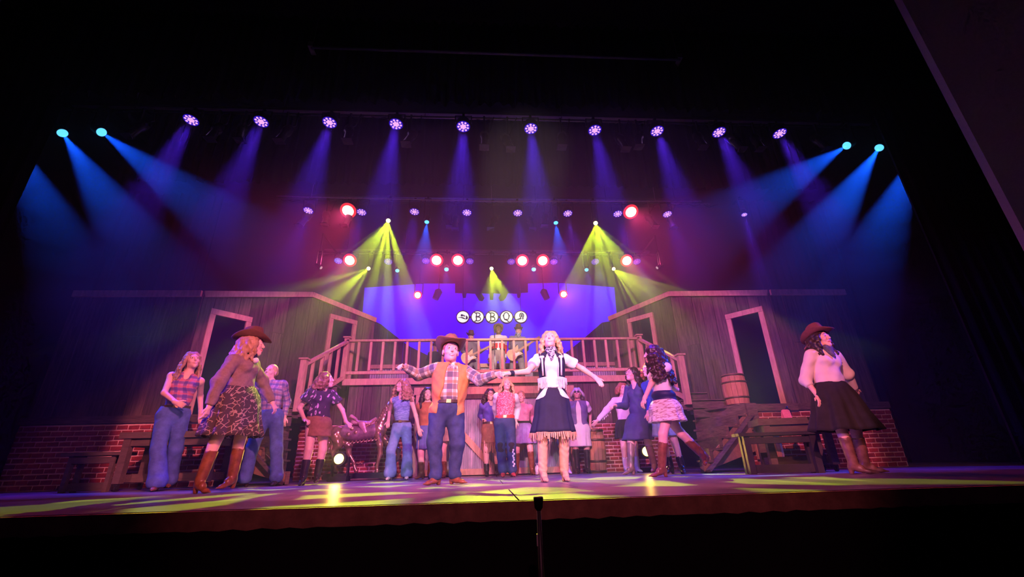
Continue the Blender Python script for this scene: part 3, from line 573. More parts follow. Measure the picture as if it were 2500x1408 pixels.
# unlit profile lamps between the pars
def profile_lamp(px, py, Y, bz, tilt, label, group):
    p = at(px, py, Y); t = empty('profile_spotlight', p, label, 'stage light', group); WORLD[t.name] = V(p); d = V((tilt, -.35, -1)).normalized()
    mt = MAT('black_enamel', (.035, .035, .045), .3)
    m = M(); m.tube([p+d*.22, p+d*.2, p-d*.05, p-d*.1, p-d*.28], [.085, .085, .07, .10, .09], 12); m.build('barrel', mt, t)
    m = M(); m.box(p+d*.22, (.19, .19, .012), Matrix(face_frame(d)[1:]+(d,)).transposed() if False else None); m.build('color_frame', mt, t)
    m = M(); m.bar(p-d*.05, V((p.x, p.y, bz)), .04, .03, up=(1, 0, 0)); m.bar(V((p.x, p.y, bz)), V((p.x, BARY[bz], bz)), .04, .03) if abs(p.y-BARY[bz]) > .02 else m.box((p.x, p.y, bz), (.08, .08, .06)); m.build('yoke', mt, t)
    m = M(); m.tube([p-d*.28, p-d*.3+V((.12, 0, .05)), V((p.x+.2, p.y, bz))], .01, 6); m.build('power_cable', mt, t)
for i, (px, py) in enumerate(((332, 318), (523, 325), (588, 328), (692, 330), (850, 330), (1000, 338), (1182, 345), (1240, 350), (1372, 345), (1520, 350), (1560, 345), (1710, 345), (1797, 350), (1850, 350), (2005, 350))):
    profile_lamp(px, py, 7.1, 6.92, .25*((i*7) % 5-2)/2, 'unlit black profile lamp hanging on the front bar, number %s from left' % 'one two three four five six seven eight nine ten eleven twelve thirteen fourteen fifteen'.split()[i], 'unlit profile lamps on the front bar')
for i, (px, py) in enumerate(((742, 538), (795, 535), (848, 537), (1093, 540), (1112, 545), (1203, 545), (1296, 545), (1330, 538), (1590, 540), (1640, 543))):
    profile_lamp(px, py, 9.95, 6.72, .3*((i*3) % 5-2)/2, 'unlit black profile lamp on the middle bar, number %s from left' % 'one two three four five six seven eight nine ten'.split()[i], 'unlit profile lamps on the middle bar')
# amber lamps standing on the stage floor
for px, py, Y, s in ((828, 1120, 8.0, 1), (1578, 1102, 8.3, -1)):
    p = at(px, py, Y); t = empty('floor_spotlight', (p.x, p.y+.12, 0), 'round amber lamp on a black base on the floor %s' % ('under the carousel horse' if s > 0 else 'by the right brick wall'), 'stage light', 'amber floor lamps'); WORLD[t.name] = V(t.location)
    d = V((-.04*s, -1, .10)).normalized(); _, r, u = face_frame(d)
    m = M(); m.tube([p+d*.01, p, p-d*.1, p-d*.24], [.115, .115, .11, .07], 18); m.build('housing', BLACK, t)
    m = M(); m.lathe([(0, .03), (.05, .028), (.08, .015)], 20, Matrix((r, u, d)).transposed(), p); m.build('lens', EMIT('amber_lens', (1, .62, .10), 14.), t)
    m = M(); m.box((p.x, p.y+.12, .04), (.30, .26, .08)); m.build('base', BLACK, t)
    m = M()
    for q in (-.13, .13): m.bar((p.x+q, p.y+.12, .07), (p.x+q, p.y+.12, p.z+.03), .025, .09, up=(0, 1, 0))
    m.build('yoke', BLACK, t)
    spot('lamp', p+d*.05, p+d*3, (1, .55, .08), 60, 60, .8, .05, parent=t)
# ================================================================== SCULPTING (distance fields meshed on a rectilinear grid)
def vec(p): return np.array([p[0], p[1], p[2]], float)
def unit(v): v = np.asarray(v, float); return v/(np.linalg.norm(v)+1e-12)
class Cap:                                        # tapered limb; flat = (dir, factor) squeezes the section along dir
    def __init__(s, a, b, r1, r2, k=.03, flat=None, uv='limb', cut=None):
        s.a, s.b, s.r1, s.r2, s.k, s.flat, s.uv, s.cut = vec(a), vec(b), r1, r2, k, flat, uv, cut
    def grow(s, e, k=None): return Cap(s.a, s.b, s.r1+e, s.r2+e, s.k if k is None else k, s.flat, s.uv)
    def bb(s): r = max(s.r1, s.r2)*1.15; return np.minimum(s.a, s.b)-r, np.maximum(s.a, s.b)+r
    def d(s, X, Y, Z):
        ba = s.b-s.a; px, py, pz = X-s.a[0], Y-s.a[1], Z-s.a[2]
        t = np.clip((px*ba[0]+py*ba[1]+pz*ba[2])/(ba@ba+1e-12), 0, 1)
        qx, qy, qz = px-ba[0]*t, py-ba[1]*t, pz-ba[2]*t; r = s.r1+(s.r2-s.r1)*t
        q2 = qx*qx+qy*qy+qz*qz
        if s.flat is not None:
            n, f = s.flat; h = qx*n[0]+qy*n[1]+qz*n[2]; return (np.sqrt(q2+h*h*(1/f**2-1))-r)*(.5+.5*f)
        d = np.sqrt(q2)-r
        if s.cut is not None: u = ba/math.sqrt(ba@ba); d = np.maximum(d, (X-s.b[0])*u[0]+(Y-s.b[1])*u[1]+(Z-s.b[2])*u[2]-s.cut)
        return d
    def st(s, P):
        ba = s.b-s.a; L = np.linalg.norm(ba); ax = ba/L; p = P-s.a; t = p@ax
        e1 = unit(np.cross(ax, [.3, -1, .2])); e2 = np.cross(ax, e1)
        return np.stack([np.arctan2(p@e2, p@e1)*max(s.r1, .04), t, 0*t], 1)
class Ell:                                        # ellipsoid in a rotated frame (rows of R are its axes)
    def __init__(s, c, rad, R=None, k=.03, uv='torso'): s.c, s.rad, s.R, s.k, s.uv = vec(c), np.array(rad, float), (np.eye(3) if R is None else np.array(R)), k, uv
    def grow(s, e, k=None): return Ell(s.c, s.rad+e, s.R, s.k if k is None else k, s.uv)
    def bb(s): h = np.sqrt(((s.R*s.rad[:, None])**2).sum(0)); return s.c-h, s.c+h
    def d(s, X, Y, Z):
        px, py, pz = X-s.c[0], Y-s.c[1], Z-s.c[2]; k0 = 0; k1 = 0
        for i in range(3):
            q = px*s.R[i, 0]+py*s.R[i, 1]+pz*s.R[i, 2]; a = (q/s.rad[i])**2; k0 = k0+a; k1 = k1+a/s.rad[i]**2
        k0 = np.sqrt(k0); return k0*(k0-1)/(np.sqrt(k1)+1e-9)
    def st(s, P): return None
def axis_grid(lo, hi, base, fine):
    """spacing base, refined to f inside the intervals (a, b, f)"""
    xs = [lo]
    while xs[-1] < hi:
        x = xs[-1]; h = base
        for a, b, f in fine:
            if a-base < x < b: h = min(h, f)
        xs.append(x+h)
    return np.array(xs)
def field(prims, gx, gy, gz, carve=(), planes=(), disp=None, late=()):
    F = np.full((len(gx), len(gy), len(gz)), .25, np.float32); X, Y, Z = gx[:, None, None], gy[None, :, None], gz[None, None, :]
    def blk(p, m):
        lo, hi = p.bb(); return tuple(slice(max(0, np.searchsorted(g, lo[i]-m)-1), np.searchsorted(g, hi[i]+m)+1) for i, g in enumerate((gx, gy, gz)))
    for p in prims:
        i, j, k = blk(p, .05+p.k); d = p.d(X[i], Y[:, j], Z[:, :, k]); A = F[i, j, k]
        if p.k > 0: h = np.maximum(p.k-np.abs(A-d), 0)/p.k; F[i, j, k] = np.minimum(A, d)-h*h*p.k*.25
        else: F[i, j, k] = np.minimum(A, d)
    if disp is not None: F = F+disp(X, Y, Z)
    for p in carve:
        i, j, k = blk(p, .03); d = -p.d(X[i], Y[:, j], Z[:, :, k]); A = F[i, j, k]; kk = p.k or 1e-4
        h = np.maximum(kk-np.abs(A-d), 0)/kk; F[i, j, k] = np.maximum(A, d)+h*h*kk*.25
    for o, n in planes: F = np.maximum(F, (X-o[0])*n[0]+(Y-o[1])*n[1]+(Z-o[2])*n[2])
    if late:
        F2 = field(late, gx, gy, gz, disp=disp); kk = .012; h = np.maximum(kk-np.abs(F-F2), 0)/kk; F = np.minimum(F, F2)-h*h*kk*.25
    return F
def nets(F, gx, gy, gz):
    """surface nets: one vertex per crossed cell, one quad per crossed edge"""
    S = F < 0; n = S[:-1, :-1, :-1].astype(np.int8)
    for a in (0, 1):
        for b in (0, 1):
            for c in (0, 1):
                if a+b+c: n = n+S[a:S.shape[0]-1+a, b:S.shape[1]-1+b, c:S.shape[2]-1+c]
    act = (n > 0) & (n < 8); I = np.argwhere(act)
    idx = -np.ones(act.shape, np.int32); idx[act] = np.arange(len(I))
    G = (gx, gy, gz); acc = np.zeros((len(I), 3)); cnt = np.zeros(len(I))
    for ax in range(3):
        o1, o2 = [q for q in range(3) if q != ax]
        for b in (0, 1):
            for c in (0, 1):
                A = I.copy(); A[:, o1] += b; A[:, o2] += c; B = A.copy(); B[:, ax] += 1
                fa = F[A[:, 0], A[:, 1], A[:, 2]]; fb = F[B[:, 0], B[:, 1], B[:, 2]]; m = (fa < 0) != (fb < 0)
                t = np.where(m, fa/(fa-fb+1e-20), 0)
                P = np.stack([G[q][A[:, q]] for q in range(3)], 1); P[:, ax] += t*(G[ax][B[:, ax]]-G[ax][A[:, ax]])
                acc[m] += P[m]; cnt[m] += 1
    Vt = acc/np.maximum(cnt, 1)[:, None]; quads = []
    for ax in range(3):
        o1, o2 = [(1, 2), (2, 0), (0, 1)][ax]
        sl0 = [slice(1, -1)]*3; sl1 = [slice(1, -1)]*3; sl0[ax] = slice(0, -1); sl1[ax] = slice(1, None)
        s0, s1 = S[tuple(sl0)], S[tuple(sl1)]; E = np.argwhere(s0 != s1); fl = s0[tuple(E.T)]
        off = np.array([1, 1, 1]); off[ax] = 0; E = E+off
        def ci(b, c): Q = E.copy(); Q[:, o1] -= b; Q[:, o2] -= c; return idx[Q[:, 0], Q[:, 1], Q[:, 2]]
        q = np.stack([ci(1, 1), ci(0, 1), ci(0, 0), ci(1, 0)], 1); q[~fl] = q[~fl][:, ::-1]; quads.append(q)
    Q = np.concatenate(quads); Q = Q[(Q >= 0).all(1)]
    return Vt, Q
def np_mesh(name, Vt, Q, mats, mat_idx=None, cloth=None, base=(0, 0, 0)):
    me = bpy.data.meshes.new(name); nv, nq = len(Vt), len(Q)
    me.vertices.add(nv); me.vertices.foreach_set('co', (Vt-vec(base)).astype(np.float32).ravel())
    me.loops.add(nq*4); me.loops.foreach_set('vertex_index', Q.astype(np.int32).ravel())
    me.polygons.add(nq); me.polygons.foreach_set('loop_start', np.arange(nq, dtype=np.int32)*4); me.polygons.foreach_set('loop_total', np.full(nq, 4, np.int32))
    me.polygons.foreach_set('use_smooth', np.ones(nq, bool))
    if mat_idx is not None: me.polygons.foreach_set('material_index', mat_idx.astype(np.int32))
    for m in mats: me.materials.append(m)
    if cloth is not None:
        a = me.attributes.new('cloth', 'FLOAT_VECTOR', 'POINT'); a.data.foreach_set('vector', cloth.astype(np.float32).ravel())
    me.update(calc_edges=True); return me
def sculpt(name, parent, prims, mat, h=.012, carve=(), planes=(), disp=None, fine=((), (), ()), colour=None, cloth=False, mats=None, smooth=1, keep=1, late=(), **kw):
    lo = np.min([p.bb()[0] for p in list(prims)+list(late)], 0)-.04; hi = np.max([p.bb()[1] for p in list(prims)+list(late)], 0)+.04
    gx, gy, gz = (axis_grid(lo[i], hi[i], h, fine[i]) for i in range(3))
    F = field(prims, gx, gy, gz, carve, planes, disp, late); prims = list(prims)+list(late); Vt, Q = nets(F, gx, gy, gz)
    if keep: Vt, Q = biggest(Vt, Q)
    cl = None
    if cloth:
        D = np.stack([p.d(Vt[:, 0], Vt[:, 1], Vt[:, 2]) for p in prims], 1); w = D.argmin(1); cl = np.zeros((len(Vt), 3)); b = world_of(parent)
        for i, p in enumerate(prims):
            m_ = w == i; q = p.st(Vt[m_])
            if q is None or p.uv == 'torso': q = np.stack([Vt[m_, 0]-b.x, Vt[m_, 2]-b.z, 0*Vt[m_, 0]], 1)
            cl[m_] = q
    mi = colour(Vt[Q].mean(1)) if colour else None
    me = np_mesh(name, Vt, Q, mats or [mat], mi, cl, world_of(parent))
    return link(name, me, parent, world_of(parent), **kw)
def biggest(Vt, Q):
    """drop stray crumbs: keep connected pieces that hold a fair share of the vertices"""
    lab = np.arange(len(Vt))
    for _ in range(400):
        m = lab[Q].min(1); new = lab.copy()
        for c in range(4): np.minimum.at(new, Q[:, c], m)
        new = new[new]
        if (new == lab).all(): break
        lab = new
    u, c = np.unique(lab, return_counts=True); ok = set(u[c > max(60, .06*len(Vt))].tolist())
    kv = np.array([l in ok for l in lab.tolist()]); mp = np.cumsum(kv)-1
    return Vt[kv], mp[Q[kv[Q[:, 0]]]]
# ================================================================== PEOPLE
SKINS = {k: MAT('skin_'+k, c, .5, var=.08, scale=30) for k, c in (('fair', (.80, .50, .40)), ('rosy', (.78, .44, .36)), ('tan', (.62, .36, .26)), ('brown', (.20, .095, .055)))}
HAIRS = {k: MAT('hair_'+k, c, .45, var=.35, scale=30, bump=.25, stretch=(1, 1, .2)) for k, c in (('blonde', (.62, .42, .20)), ('brown', (.22, .11, .06)), ('dark', (.035, .02, .016)), ('auburn', (.38, .13, .06)), ('grey', (.40, .36, .36)), ('light_brown', (.40, .24, .13)))}
EYE_W = MAT('eye_white', (.75, .72, .70), .3); EYE_D = MAT('eye_iris', (.05, .03, .02), .2); LIP = MAT('lip', (.62, .20, .19), .4); TEETH = MAT('teeth', (.85, .82, .78), .3)
def on_ray(px, py, c, L, sgn):
    """point at distance L from c on the sight line through a photo pixel; sgn -1 nearer, +1 farther"""
    d = vec(ray(px, py)); d /= np.linalg.norm(d); o = vec(CO)-c; b = o@d; q = b*b-(o@o-L*L)
    return vec(CO)+d*(-b+sgn*math.sqrt(max(q, 0)))
def rodr(v, k, a): v = np.asarray(v); return v*math.cos(a)+np.cross(k, v)*math.sin(a)+k*(k@v)*(1-math.cos(a))
class Fig: pass
def skeleton(sp):
    f = Fig(); S = sp.get('S', 1.0); Y = sp['Y']; f.S = S; f.sp = sp
    f.P = vec(at(*sp['pelvis'], Y)); f.N = vec(at(*sp['neck'], Y+sp.get('ndy', 0)))
    a = math.radians(sp.get('face', 0)); fw = np.array([math.sin(a), -math.cos(a), 0]); f.T = unit(f.N-f.P)
    f.F = unit(fw-f.T*(fw@f.T)); f.R = np.cross(f.F, f.T)          # R = the person's right-hand side
    f.B = np.stack([f.R, f.F, f.T]); w = sp.get('w', 1.0); f.w = w
    pa = math.radians(sp.get('hip', sp.get('face', 0))); pf = np.array([math.sin(pa), -math.cos(pa), 0]); f.HR = np.array([-math.cos(pa), -math.sin(pa), 0]); f.HF = pf
    sh = sp.get('shw', .165)*S; tl = math.radians(sp.get('stilt', 0)); sr = f.R*math.cos(tl)+f.T*math.sin(tl)
    f.Sh = {'r': f.N-f.T*.055*S+sr*sh, 'l': f.N-f.T*.055*S-sr*sh}; f.El, f.Wr, f.Hd, f.Kn, f.An, f.Toe, f.FU = {}, {}, {}, {}, {}, {}, {}
    for s in 'rl':
        ex, ey, es, wx, wy, ws = sp['arm_'+s][:6]; LU, LF = .285*S, .245*S
        f.El[s] = on_ray(ex, ey, f.Sh[s], LU, es); v = f.El[s]-f.Sh[s]; f.El[s] = f.Sh[s]+unit(v)*min(np.linalg.norm(v), LU*1.12)
        f.Wr[s] = on_ray(wx, wy, f.El[s], LF, ws); v = f.Wr[s]-f.El[s]; f.Wr[s] = f.El[s]+unit(v)*min(np.linalg.norm(v), LF*1.12)
        if len(sp['arm_'+s]) > 8 and sp['arm_'+s][8] is not None:
            hx, hy, hs = sp['arm_'+s][8]; f.Hd[s] = unit(on_ray(hx, hy, f.Wr[s], .12*S, hs)-f.Wr[s])
        else: f.Hd[s] = unit(f.Wr[s]-f.El[s])
        # legs: (ankle px x, dY, lift, toe yaw in degrees, knee bend sign, knee outward, heel height)
        ax, dy, lift, toe, kf, ko = sp['leg_'+s][:6]; heel = sp.get('heel', .03)
        hip = f.P+f.HR*(.085*S*w)*(1 if s == 'r' else -1)-np.array([0, 0, .03*S]); ya = Y+dy
        zt = .075*S+heel+lift+sp.get('ground', 0)
        d = ray(ax, 1100); q = at(ax, 1100, ya)
        for _ in range(6):                        # pixel row that puts the ankle at its height on that plane
            py = 1100; lo_, hi_ = 600, 1400
            for _ in range(18):
                py = (lo_+hi_)/2; q = at(ax, py, ya)
                if q.z > zt: lo_ = py
                else: hi_ = py
            break
        A = vec(q); L1 = .41*S; L2 = .40*S; v = A-hip; dist = np.linalg.norm(v)
        sl = sp.get('slack', 1.012) if len(sp['leg_'+s]) < 7 else sp['leg_'+s][6]; sc = min(max(1.0, dist/((L1+L2)*.995)), max(dist*sl/(L1+L2), .7)); L1 *= sc; L2 *= sc
        x = (L1*L1-L2*L2+dist*dist)/(2*dist); h = math.sqrt(max(L1*L1-x*x, 0)); ax_ = v/dist
        hint = f.HF*kf+f.HR*ko*(1 if s == 'r' else -1); hint = unit(hint-ax_*(hint@ax_)+1e-9)
        f.Kn[s] = hip+ax_*x+hint*h; f.An[s] = A; setattr(f, 'hip_'+s, hip)
        t = math.radians(toe); f.Toe[s] = np.array([math.sin(t), -math.cos(t), 0]); pitch = sp.get('pitch_'+s, 0)
        k = np.cross(f.Toe[s], [0, 0, 1]); f.FU[s] = rodr(np.array([0, 0, 1.]), k, math.radians(-pitch)); f.Toe[s] = rodr(f.Toe[s], k, math.radians(-pitch))
    f.H = vec(at(*sp['head'], Y+sp.get('hdy', -.02)))
    yw, pt, rl = (math.radians(q) for q in sp.get('look', (sp.get('face', 0), 0, 0)))
    hf = np.array([math.sin(yw)*math.cos(pt), -math.cos(yw)*math.cos(pt), math.sin(pt)]); hr = np.array([-math.cos(yw), -math.sin(yw), 0]); hu = np.cross(hr, hf)
    f.hF = hf; f.hR = hr*math.cos(rl)+hu*math.sin(rl); f.hU = np.cross(f.hR, hf); f.hB = np.stack([f.hR, f.hF, f.hU]); f.hs = sp.get('hs', 1.0)*S
    return f
def hp(f, x, y, z): return f.H+(f.hR*x+f.hF*y+f.hU*z)*f.hs
def hand_prims(f, s):
    sp = f.sp; d = f.Hd[s]; W = f.Wr[s]; S = f.S*.92; arm = sp['arm_'+s]; curl = arm[6] if len(arm) > 6 else .5
    n = unit(np.cross(d, f.R if abs(d@f.R) < .8 else f.T)); roll = arm[7] if len(arm) > 7 else 0
    n = rodr(n, d, math.radians(roll)); side = np.cross(n, d)*(1 if s == 'r' else -1)       # side = towards the thumb
    out = [Cap(W-d*.02, W+d*.02*S, .026*S, .024*S, .02)]; kn = []
    for i, (o, L) in enumerate(((.027, .066), (.010, .075), (-.008, .070), (-.025, .055))):
        k = W+d*.088*S+side*o*S*1.05; out.append(Cap(W+d*.015*S+side*o*.6*S, k, .0145*S, .0125*S, .012)); kn.append((k, L))
        p, q = k, d; c = curl*(1.0 if i else .85)
        for j, fr in enumerate((.46, .32, .26)):
            q = rodr(q, side, -c*(.75, .95, .6)[j]*(1 if s == 'r' else -1)); e = p+q*L*fr*S*1.12; out.append(Cap(p, e, (.0098, .0088, .008)[j]*S, (.009, .0082, .007)[j]*S, .004)); p = e
    b = W+d*.028*S+side*.022*S; t1 = unit(d*.75+side*.75+n*.12); t2 = unit(d*.95+side*.25+n*.25*(1 if curl > .8 else 0))
    m1 = b+t1*.045*S; out += [Cap(b, m1, .0145*S, .011*S, .008), Cap(m1, m1+t2*.038*S, .0105*S, .0085*S, .004)]
    return out
def body_prims(f):
    S, w, sp = f.S, f.w, f.sp; B = f.B; fem = sp.get('fem', 1); P, N, T, F, R = f.P, f.N, f.T, f.F, f.R; L = np.linalg.norm(N-P); HB = np.stack([f.HR, f.HF, np.array([0, 0, 1.])])
    b = {}; belly = sp.get('belly', 0)
    b['pelvis'] = Ell(P-T*.01, (.160*S*w, .112*S*w, .125*S), HB, .05)
    b['waist'] = Ell(P+T*L*.38+F*belly*.4, ((.128 if fem else .150)*S*w, (.095+belly)*S*w, .16*S), B, .06)
    b['chest'] = Ell(P+T*L*.70, ((.142 if fem else .168)*S*w, (.100+belly*.4)*S*w, .165*S), B, .06)
    if fem:
        for i in (-1, 1): b['bust%d' % i] = Ell(P+T*L*.70+F*.075*S*w+R*.062*S*i, (.058*S*w, .052*S, .058*S), B, .03)
    b['shoulders'] = Cap(f.Sh['r']-R*.01*S, f.Sh['l']+R*.01*S, .052*S, .052*S, .05, uv='torso')
    b['yoke'] = Cap(N-T*.03*S, P+T*L*.66, .075*S*w, .09*S*w, .05, uv='torso')
    nb = hp(f, 0, -.015, -.06); b['neck'] = Cap(N-T*.05*S, nb, .054*S*(1 if fem else 1.18), .048*S*(1 if fem else 1.2), .03)
    for s in 'rl':
        b['uarm'+s] = Cap(f.Sh[s], f.El[s], .049*S*(.92 if fem else 1.12)*w**.5, .037*S*(.92 if fem else 1.1), .03); b['farm'+s] = Cap(f.El[s], f.Wr[s], .039*S*(.92 if fem else 1.1), .026*S, .02)
        hip = getattr(f, 'hip_'+s); K, A = f.Kn[s], f.An[s]
        b['thigh'+s] = Cap(hip, K, .086*S*w, .055*S*w**.5, .03); b['shin'+s] = Cap(K, A, .053*S*w**.5, .034*S, .03)
        bk = unit(-f.HF-unit(A-K)*((-f.HF)@unit(A-K))); b['calf'+s] = Cap(K+(A-K)*.16+bk*.012, K+(A-K)*.5+bk*.006, .050*S*w**.5, .040*S, .03)
        b['foot'+s] = Cap(A-f.FU[s]*.035*S, A+f.Toe[s]*.12*S-f.FU[s]*(.055*S+sp.get('heel', .03)), .024*S, .016*S, .02)
    return b
def head_prims(f):
    k = f.hs; h = lambda *a: hp(f, *a); B = f.hB; fem = f.sp.get('fem', 1); fat = f.sp.get('cheek', 0)
    pr = [Ell(h(0, -.012, .035), (.073*k, .092*k, .088*k), B, .02), Ell(h(0, .030, -.028), ((.056+fat)*k, .060*k, .080*k), B, .03), Cap(h(-.035, .0, -.06), h(0, .066, -.09), .022*k, .018*k, .03), Cap(h(.035, .0, -.06), h(0, .066, -.09), .022*k, .018*k, .03),
          Cap(h(-.034, .074, .030), h(.034, .074, .030), .013*k, .013*k, .015)]
    for i in (-1, 1): pr += [Ell(h(.034*i, .062, -.024), ((.024+fat)*k, .022*k, .022*k), B, .015), Ell(h(.076*i, -.008, -.004), (.009*k, .018*k, .030*k), B, .006)]
    pr += [Cap(h(0, .088, .020), h(0, .107, -.018), .0065*k, .0105*k, .010), Ell(h(0, .101, -.023), (.0150*k, .010*k, .008*k), B, .006)]
    carve = [Ell(h(.031*i, .100, .013), (.017*k, .018*k, .011*k), B, .008) for i in (-1, 1)]
    eyes = [Ell(h(.031*i, .078, .012), (.0135*k, .0125*k, .0115*k), B, .002) for i in (-1, 1)]
    lips = [Cap(h(-.021, .080, -.053), h(0, .092, -.051), .006*k, .0075*k, .006), Cap(h(.021, .080, -.053), h(0, .092, -.051), .006*k, .0075*k, .006), Cap(h(-.018, .080, -.060), h(0, .090, -.064), .006*k, .0085*k, .006), Cap(h(.018, .080, -.060), h(0, .090, -.064), .006*k, .0085*k, .006)]
    return pr, carve, eyes+lips
def face_colours(f):
    sm = f.sp.get('smile', 1)
    def col(C):
        q = (C-f.H)@f.hB.T/f.hs; x, y, z = np.abs(q[:, 0]), q[:, 1], q[:, 2]; m = np.zeros(len(C), int)
        zz = z-8*sm*np.minimum(x, .03)**2                                   # lip line curls up when smiling
        m[(y > .068) & ((x/.0265)**2+((zz+.0580)/.0098)**2 < 1)] = 1
        if sm: m[(y > .068) & ((x/.0205)**2+((zz+.0572)/.0046)**2 < 1)] = 2
        e = ((x-.031)/.0130)**2+((z-.012)/.0062)**2; m[(y > .06) & (e < 1)] = 3; m[(y > .06) & (((x-.031)/.0062)**2+((z-.012)/.0066)**2 < 1)] = 4
        m[(y > .06) & (e >= 1) & (e < 1.6) & (z > .0158)] = 4                # lashes
        m[(y > .05) & (x > .012) & (x < .046) & (z-.0375+14*np.maximum(x-.028, 0)**2 > -.0028) & (z-.0375+14*np.maximum(x-.028, 0)**2 < .0030)] = 5
        return m
    return col
def build_body(root, f, h=.017):
    b = body_prims(f); pr, cv, top = head_prims(f); k = f.hs
    hands = hand_prims(f, 'r')+hand_prims(f, 'l')
    res = f.sp.get('res', 1.0); fine = []
    for i in range(3):
        iv = [(f.H[i]-.115*k, f.H[i]+.125*k, .0036*res)]
        for s in 'rl':
            c = [p for p in hand_prims(f, s)]; lo = min(p.bb()[0][i] for p in c); hi = max(p.bb()[1][i] for p in c); iv.append((lo, hi, .0062*res))
        fine.append(iv)
    prims = list(b.values())+pr+hands
    # eyes and lips are added after the sockets are carved: mesh the field in two passes on the same grid
    lo = np.min([p.bb()[0] for p in prims], 0)-.03; hi = np.max([p.bb()[1] for p in prims], 0)+.03
    g = [axis_grid(lo[i], hi[i], h*res, fine[i]) for i in range(3)]
    F = field(prims, *g, carve=cv); X, Yg, Z = g[0][:, None, None], g[1][None, :, None], g[2][None, None, :]
    for p in top:
        l_, h_ = p.bb(); sl = tuple(slice(max(0, np.searchsorted(g[i], l_[i]-.02)-1), np.searchsorted(g[i], h_[i]+.02)+1) for i in range(3))
        d = p.d(X[sl[0]], Yg[:, sl[1]], Z[:, :, sl[2]]); A = F[sl]; hh = np.maximum(p.k-np.abs(A-d), 0)/p.k; F[sl] = np.minimum(A, d)-hh*hh*p.k*.25
    Vt, Q = nets(F, *g); Vt, Q = biggest(Vt, Q); sp = f.sp
    mats = [SKINS[sp.get('skin', 'fair')], LIP, TEETH if sp.get('smile', 1) else LIP, EYE_W, EYE_D, HAIRS[sp.get('brow', sp.get('haircol', 'brown'))]]
    me = np_mesh('body', Vt, Q, mats, face_colours(f)(Vt[Q].mean(1)), None, world_of(root)); link('body', me, root, world_of(root)); return b
def folds(amp=.004, fz=40., fx=25., ph=0.):
    def d(X, Y, Z): return (amp*np.sin(fz*Z+3*np.sin(fx*.4*X+ph)+2*np.sin(17*Y))*np.sin(fx*X+fx*.8*Y+9*Z+ph)).astype(np.float32)
    return d
def top(root, f, b, mat, name='shirt', sleeve='none', e=.014, low=-.02, neck=.0, vneck=0, flow=.0, h=.0125, puff=0, cuff=.9, cloth=True, open_front=0, hem_cut=None, amp=.004, **kw):
    """upper-body garment grown from the trunk; sleeve: none / short / half / long"""
    S, T, P, N, F, R = f.S, f.T, f.P, f.N, f.F, f.R; L = np.linalg.norm(N-P)
    pr = [b[k].grow(e) for k in ('waist', 'chest', 'yoke') if k in b]+[b['pelvis'].grow(e*.8)]+[b[k].grow(e) for k in b if k.startswith('bust')]
    if flow: pr.append(Ell(P+T*L*.22, np.array((.15, .115, .10))*S*f.w+flow, f.B, .05))
    sh = b['shoulders']; pr.append(Cap(sh.a+unit(sh.b-sh.a)*(.03 if sleeve == 'none' else 0), sh.b-unit(sh.b-sh.a)*(.03 if sleeve == 'none' else 0), sh.r1+e, sh.r2+e, .04, uv='torso')); pl = []
    sl = []
    for s in 'rl':
        a, E, Wr = f.Sh[s], f.El[s], f.Wr[s]; u, fa = b['uarm'+s], b['farm'+s]
        if sleeve in ('short', 'half'):
            t = .55 if sleeve == 'short' else .88; pr.append(Cap(a, a+(E-a)*.15, u.r1+e*1.1, u.r1+e, .03)); sl.append(Cap(a, a+(E-a)*t, u.r1+e*.9+puff*.6, u.r1*.9+e+.012+puff, .03, cut=.0))
        elif sleeve == 'long':
            pr.append(Cap(a, a+(E-a)*.15, u.r1+e, u.r1+e, .03))
            sl += [Cap(a, E, u.r1+e*.9+puff*.4, u.r2+e*1.2+puff, .03), Cap(E, E+(Wr-E)*cuff, fa.r1+e*1.1+puff, fa.r2+e*.8+puff*.8, .03, cut=.004 if not puff else .012)]
            if puff: sl.append(Cap(E+(Wr-E)*(cuff-.02), E+(Wr-E)*(cuff+.08), fa.r2+e*.7, fa.r2+e*.7, .012, cut=.0))
    cut = P+T*(low*S); pl.append((cut if hem_cut is None else hem_cut, -T)); nk = N+T*(.012+neck)*S; pl.append((nk+F*.0, unit(T*.9-F*.15)))
    cv = [Cap(N+T*.03*S, N+T*.12*S, .07*S, .07*S, .012)]
    if vneck: cv.append(Cap(N+T*.06*S+F*.13*S*f.w, N-T*vneck*S+F*.13*S*f.w, .055*S, .014*S, .01)); cv.append(Cap(N+T*.05*S+F*.08*S, N-T*vneck*.4*S+F*.09*S, .05*S, .03*S, .01))
    if open_front:
        for z0, z1, ww in open_front: cv.append(Ell(P+T*((z0+z1)/2*L)+F*.16*S*f.w, (ww*S, .11*S*f.w, abs(z1-z0)/2*L), f.B, .01))
    return sculpt(name, root, pr, mat, h*f.sp.get('res', 1), cv, pl, folds(amp), cloth=cloth, late=sl, **kw)
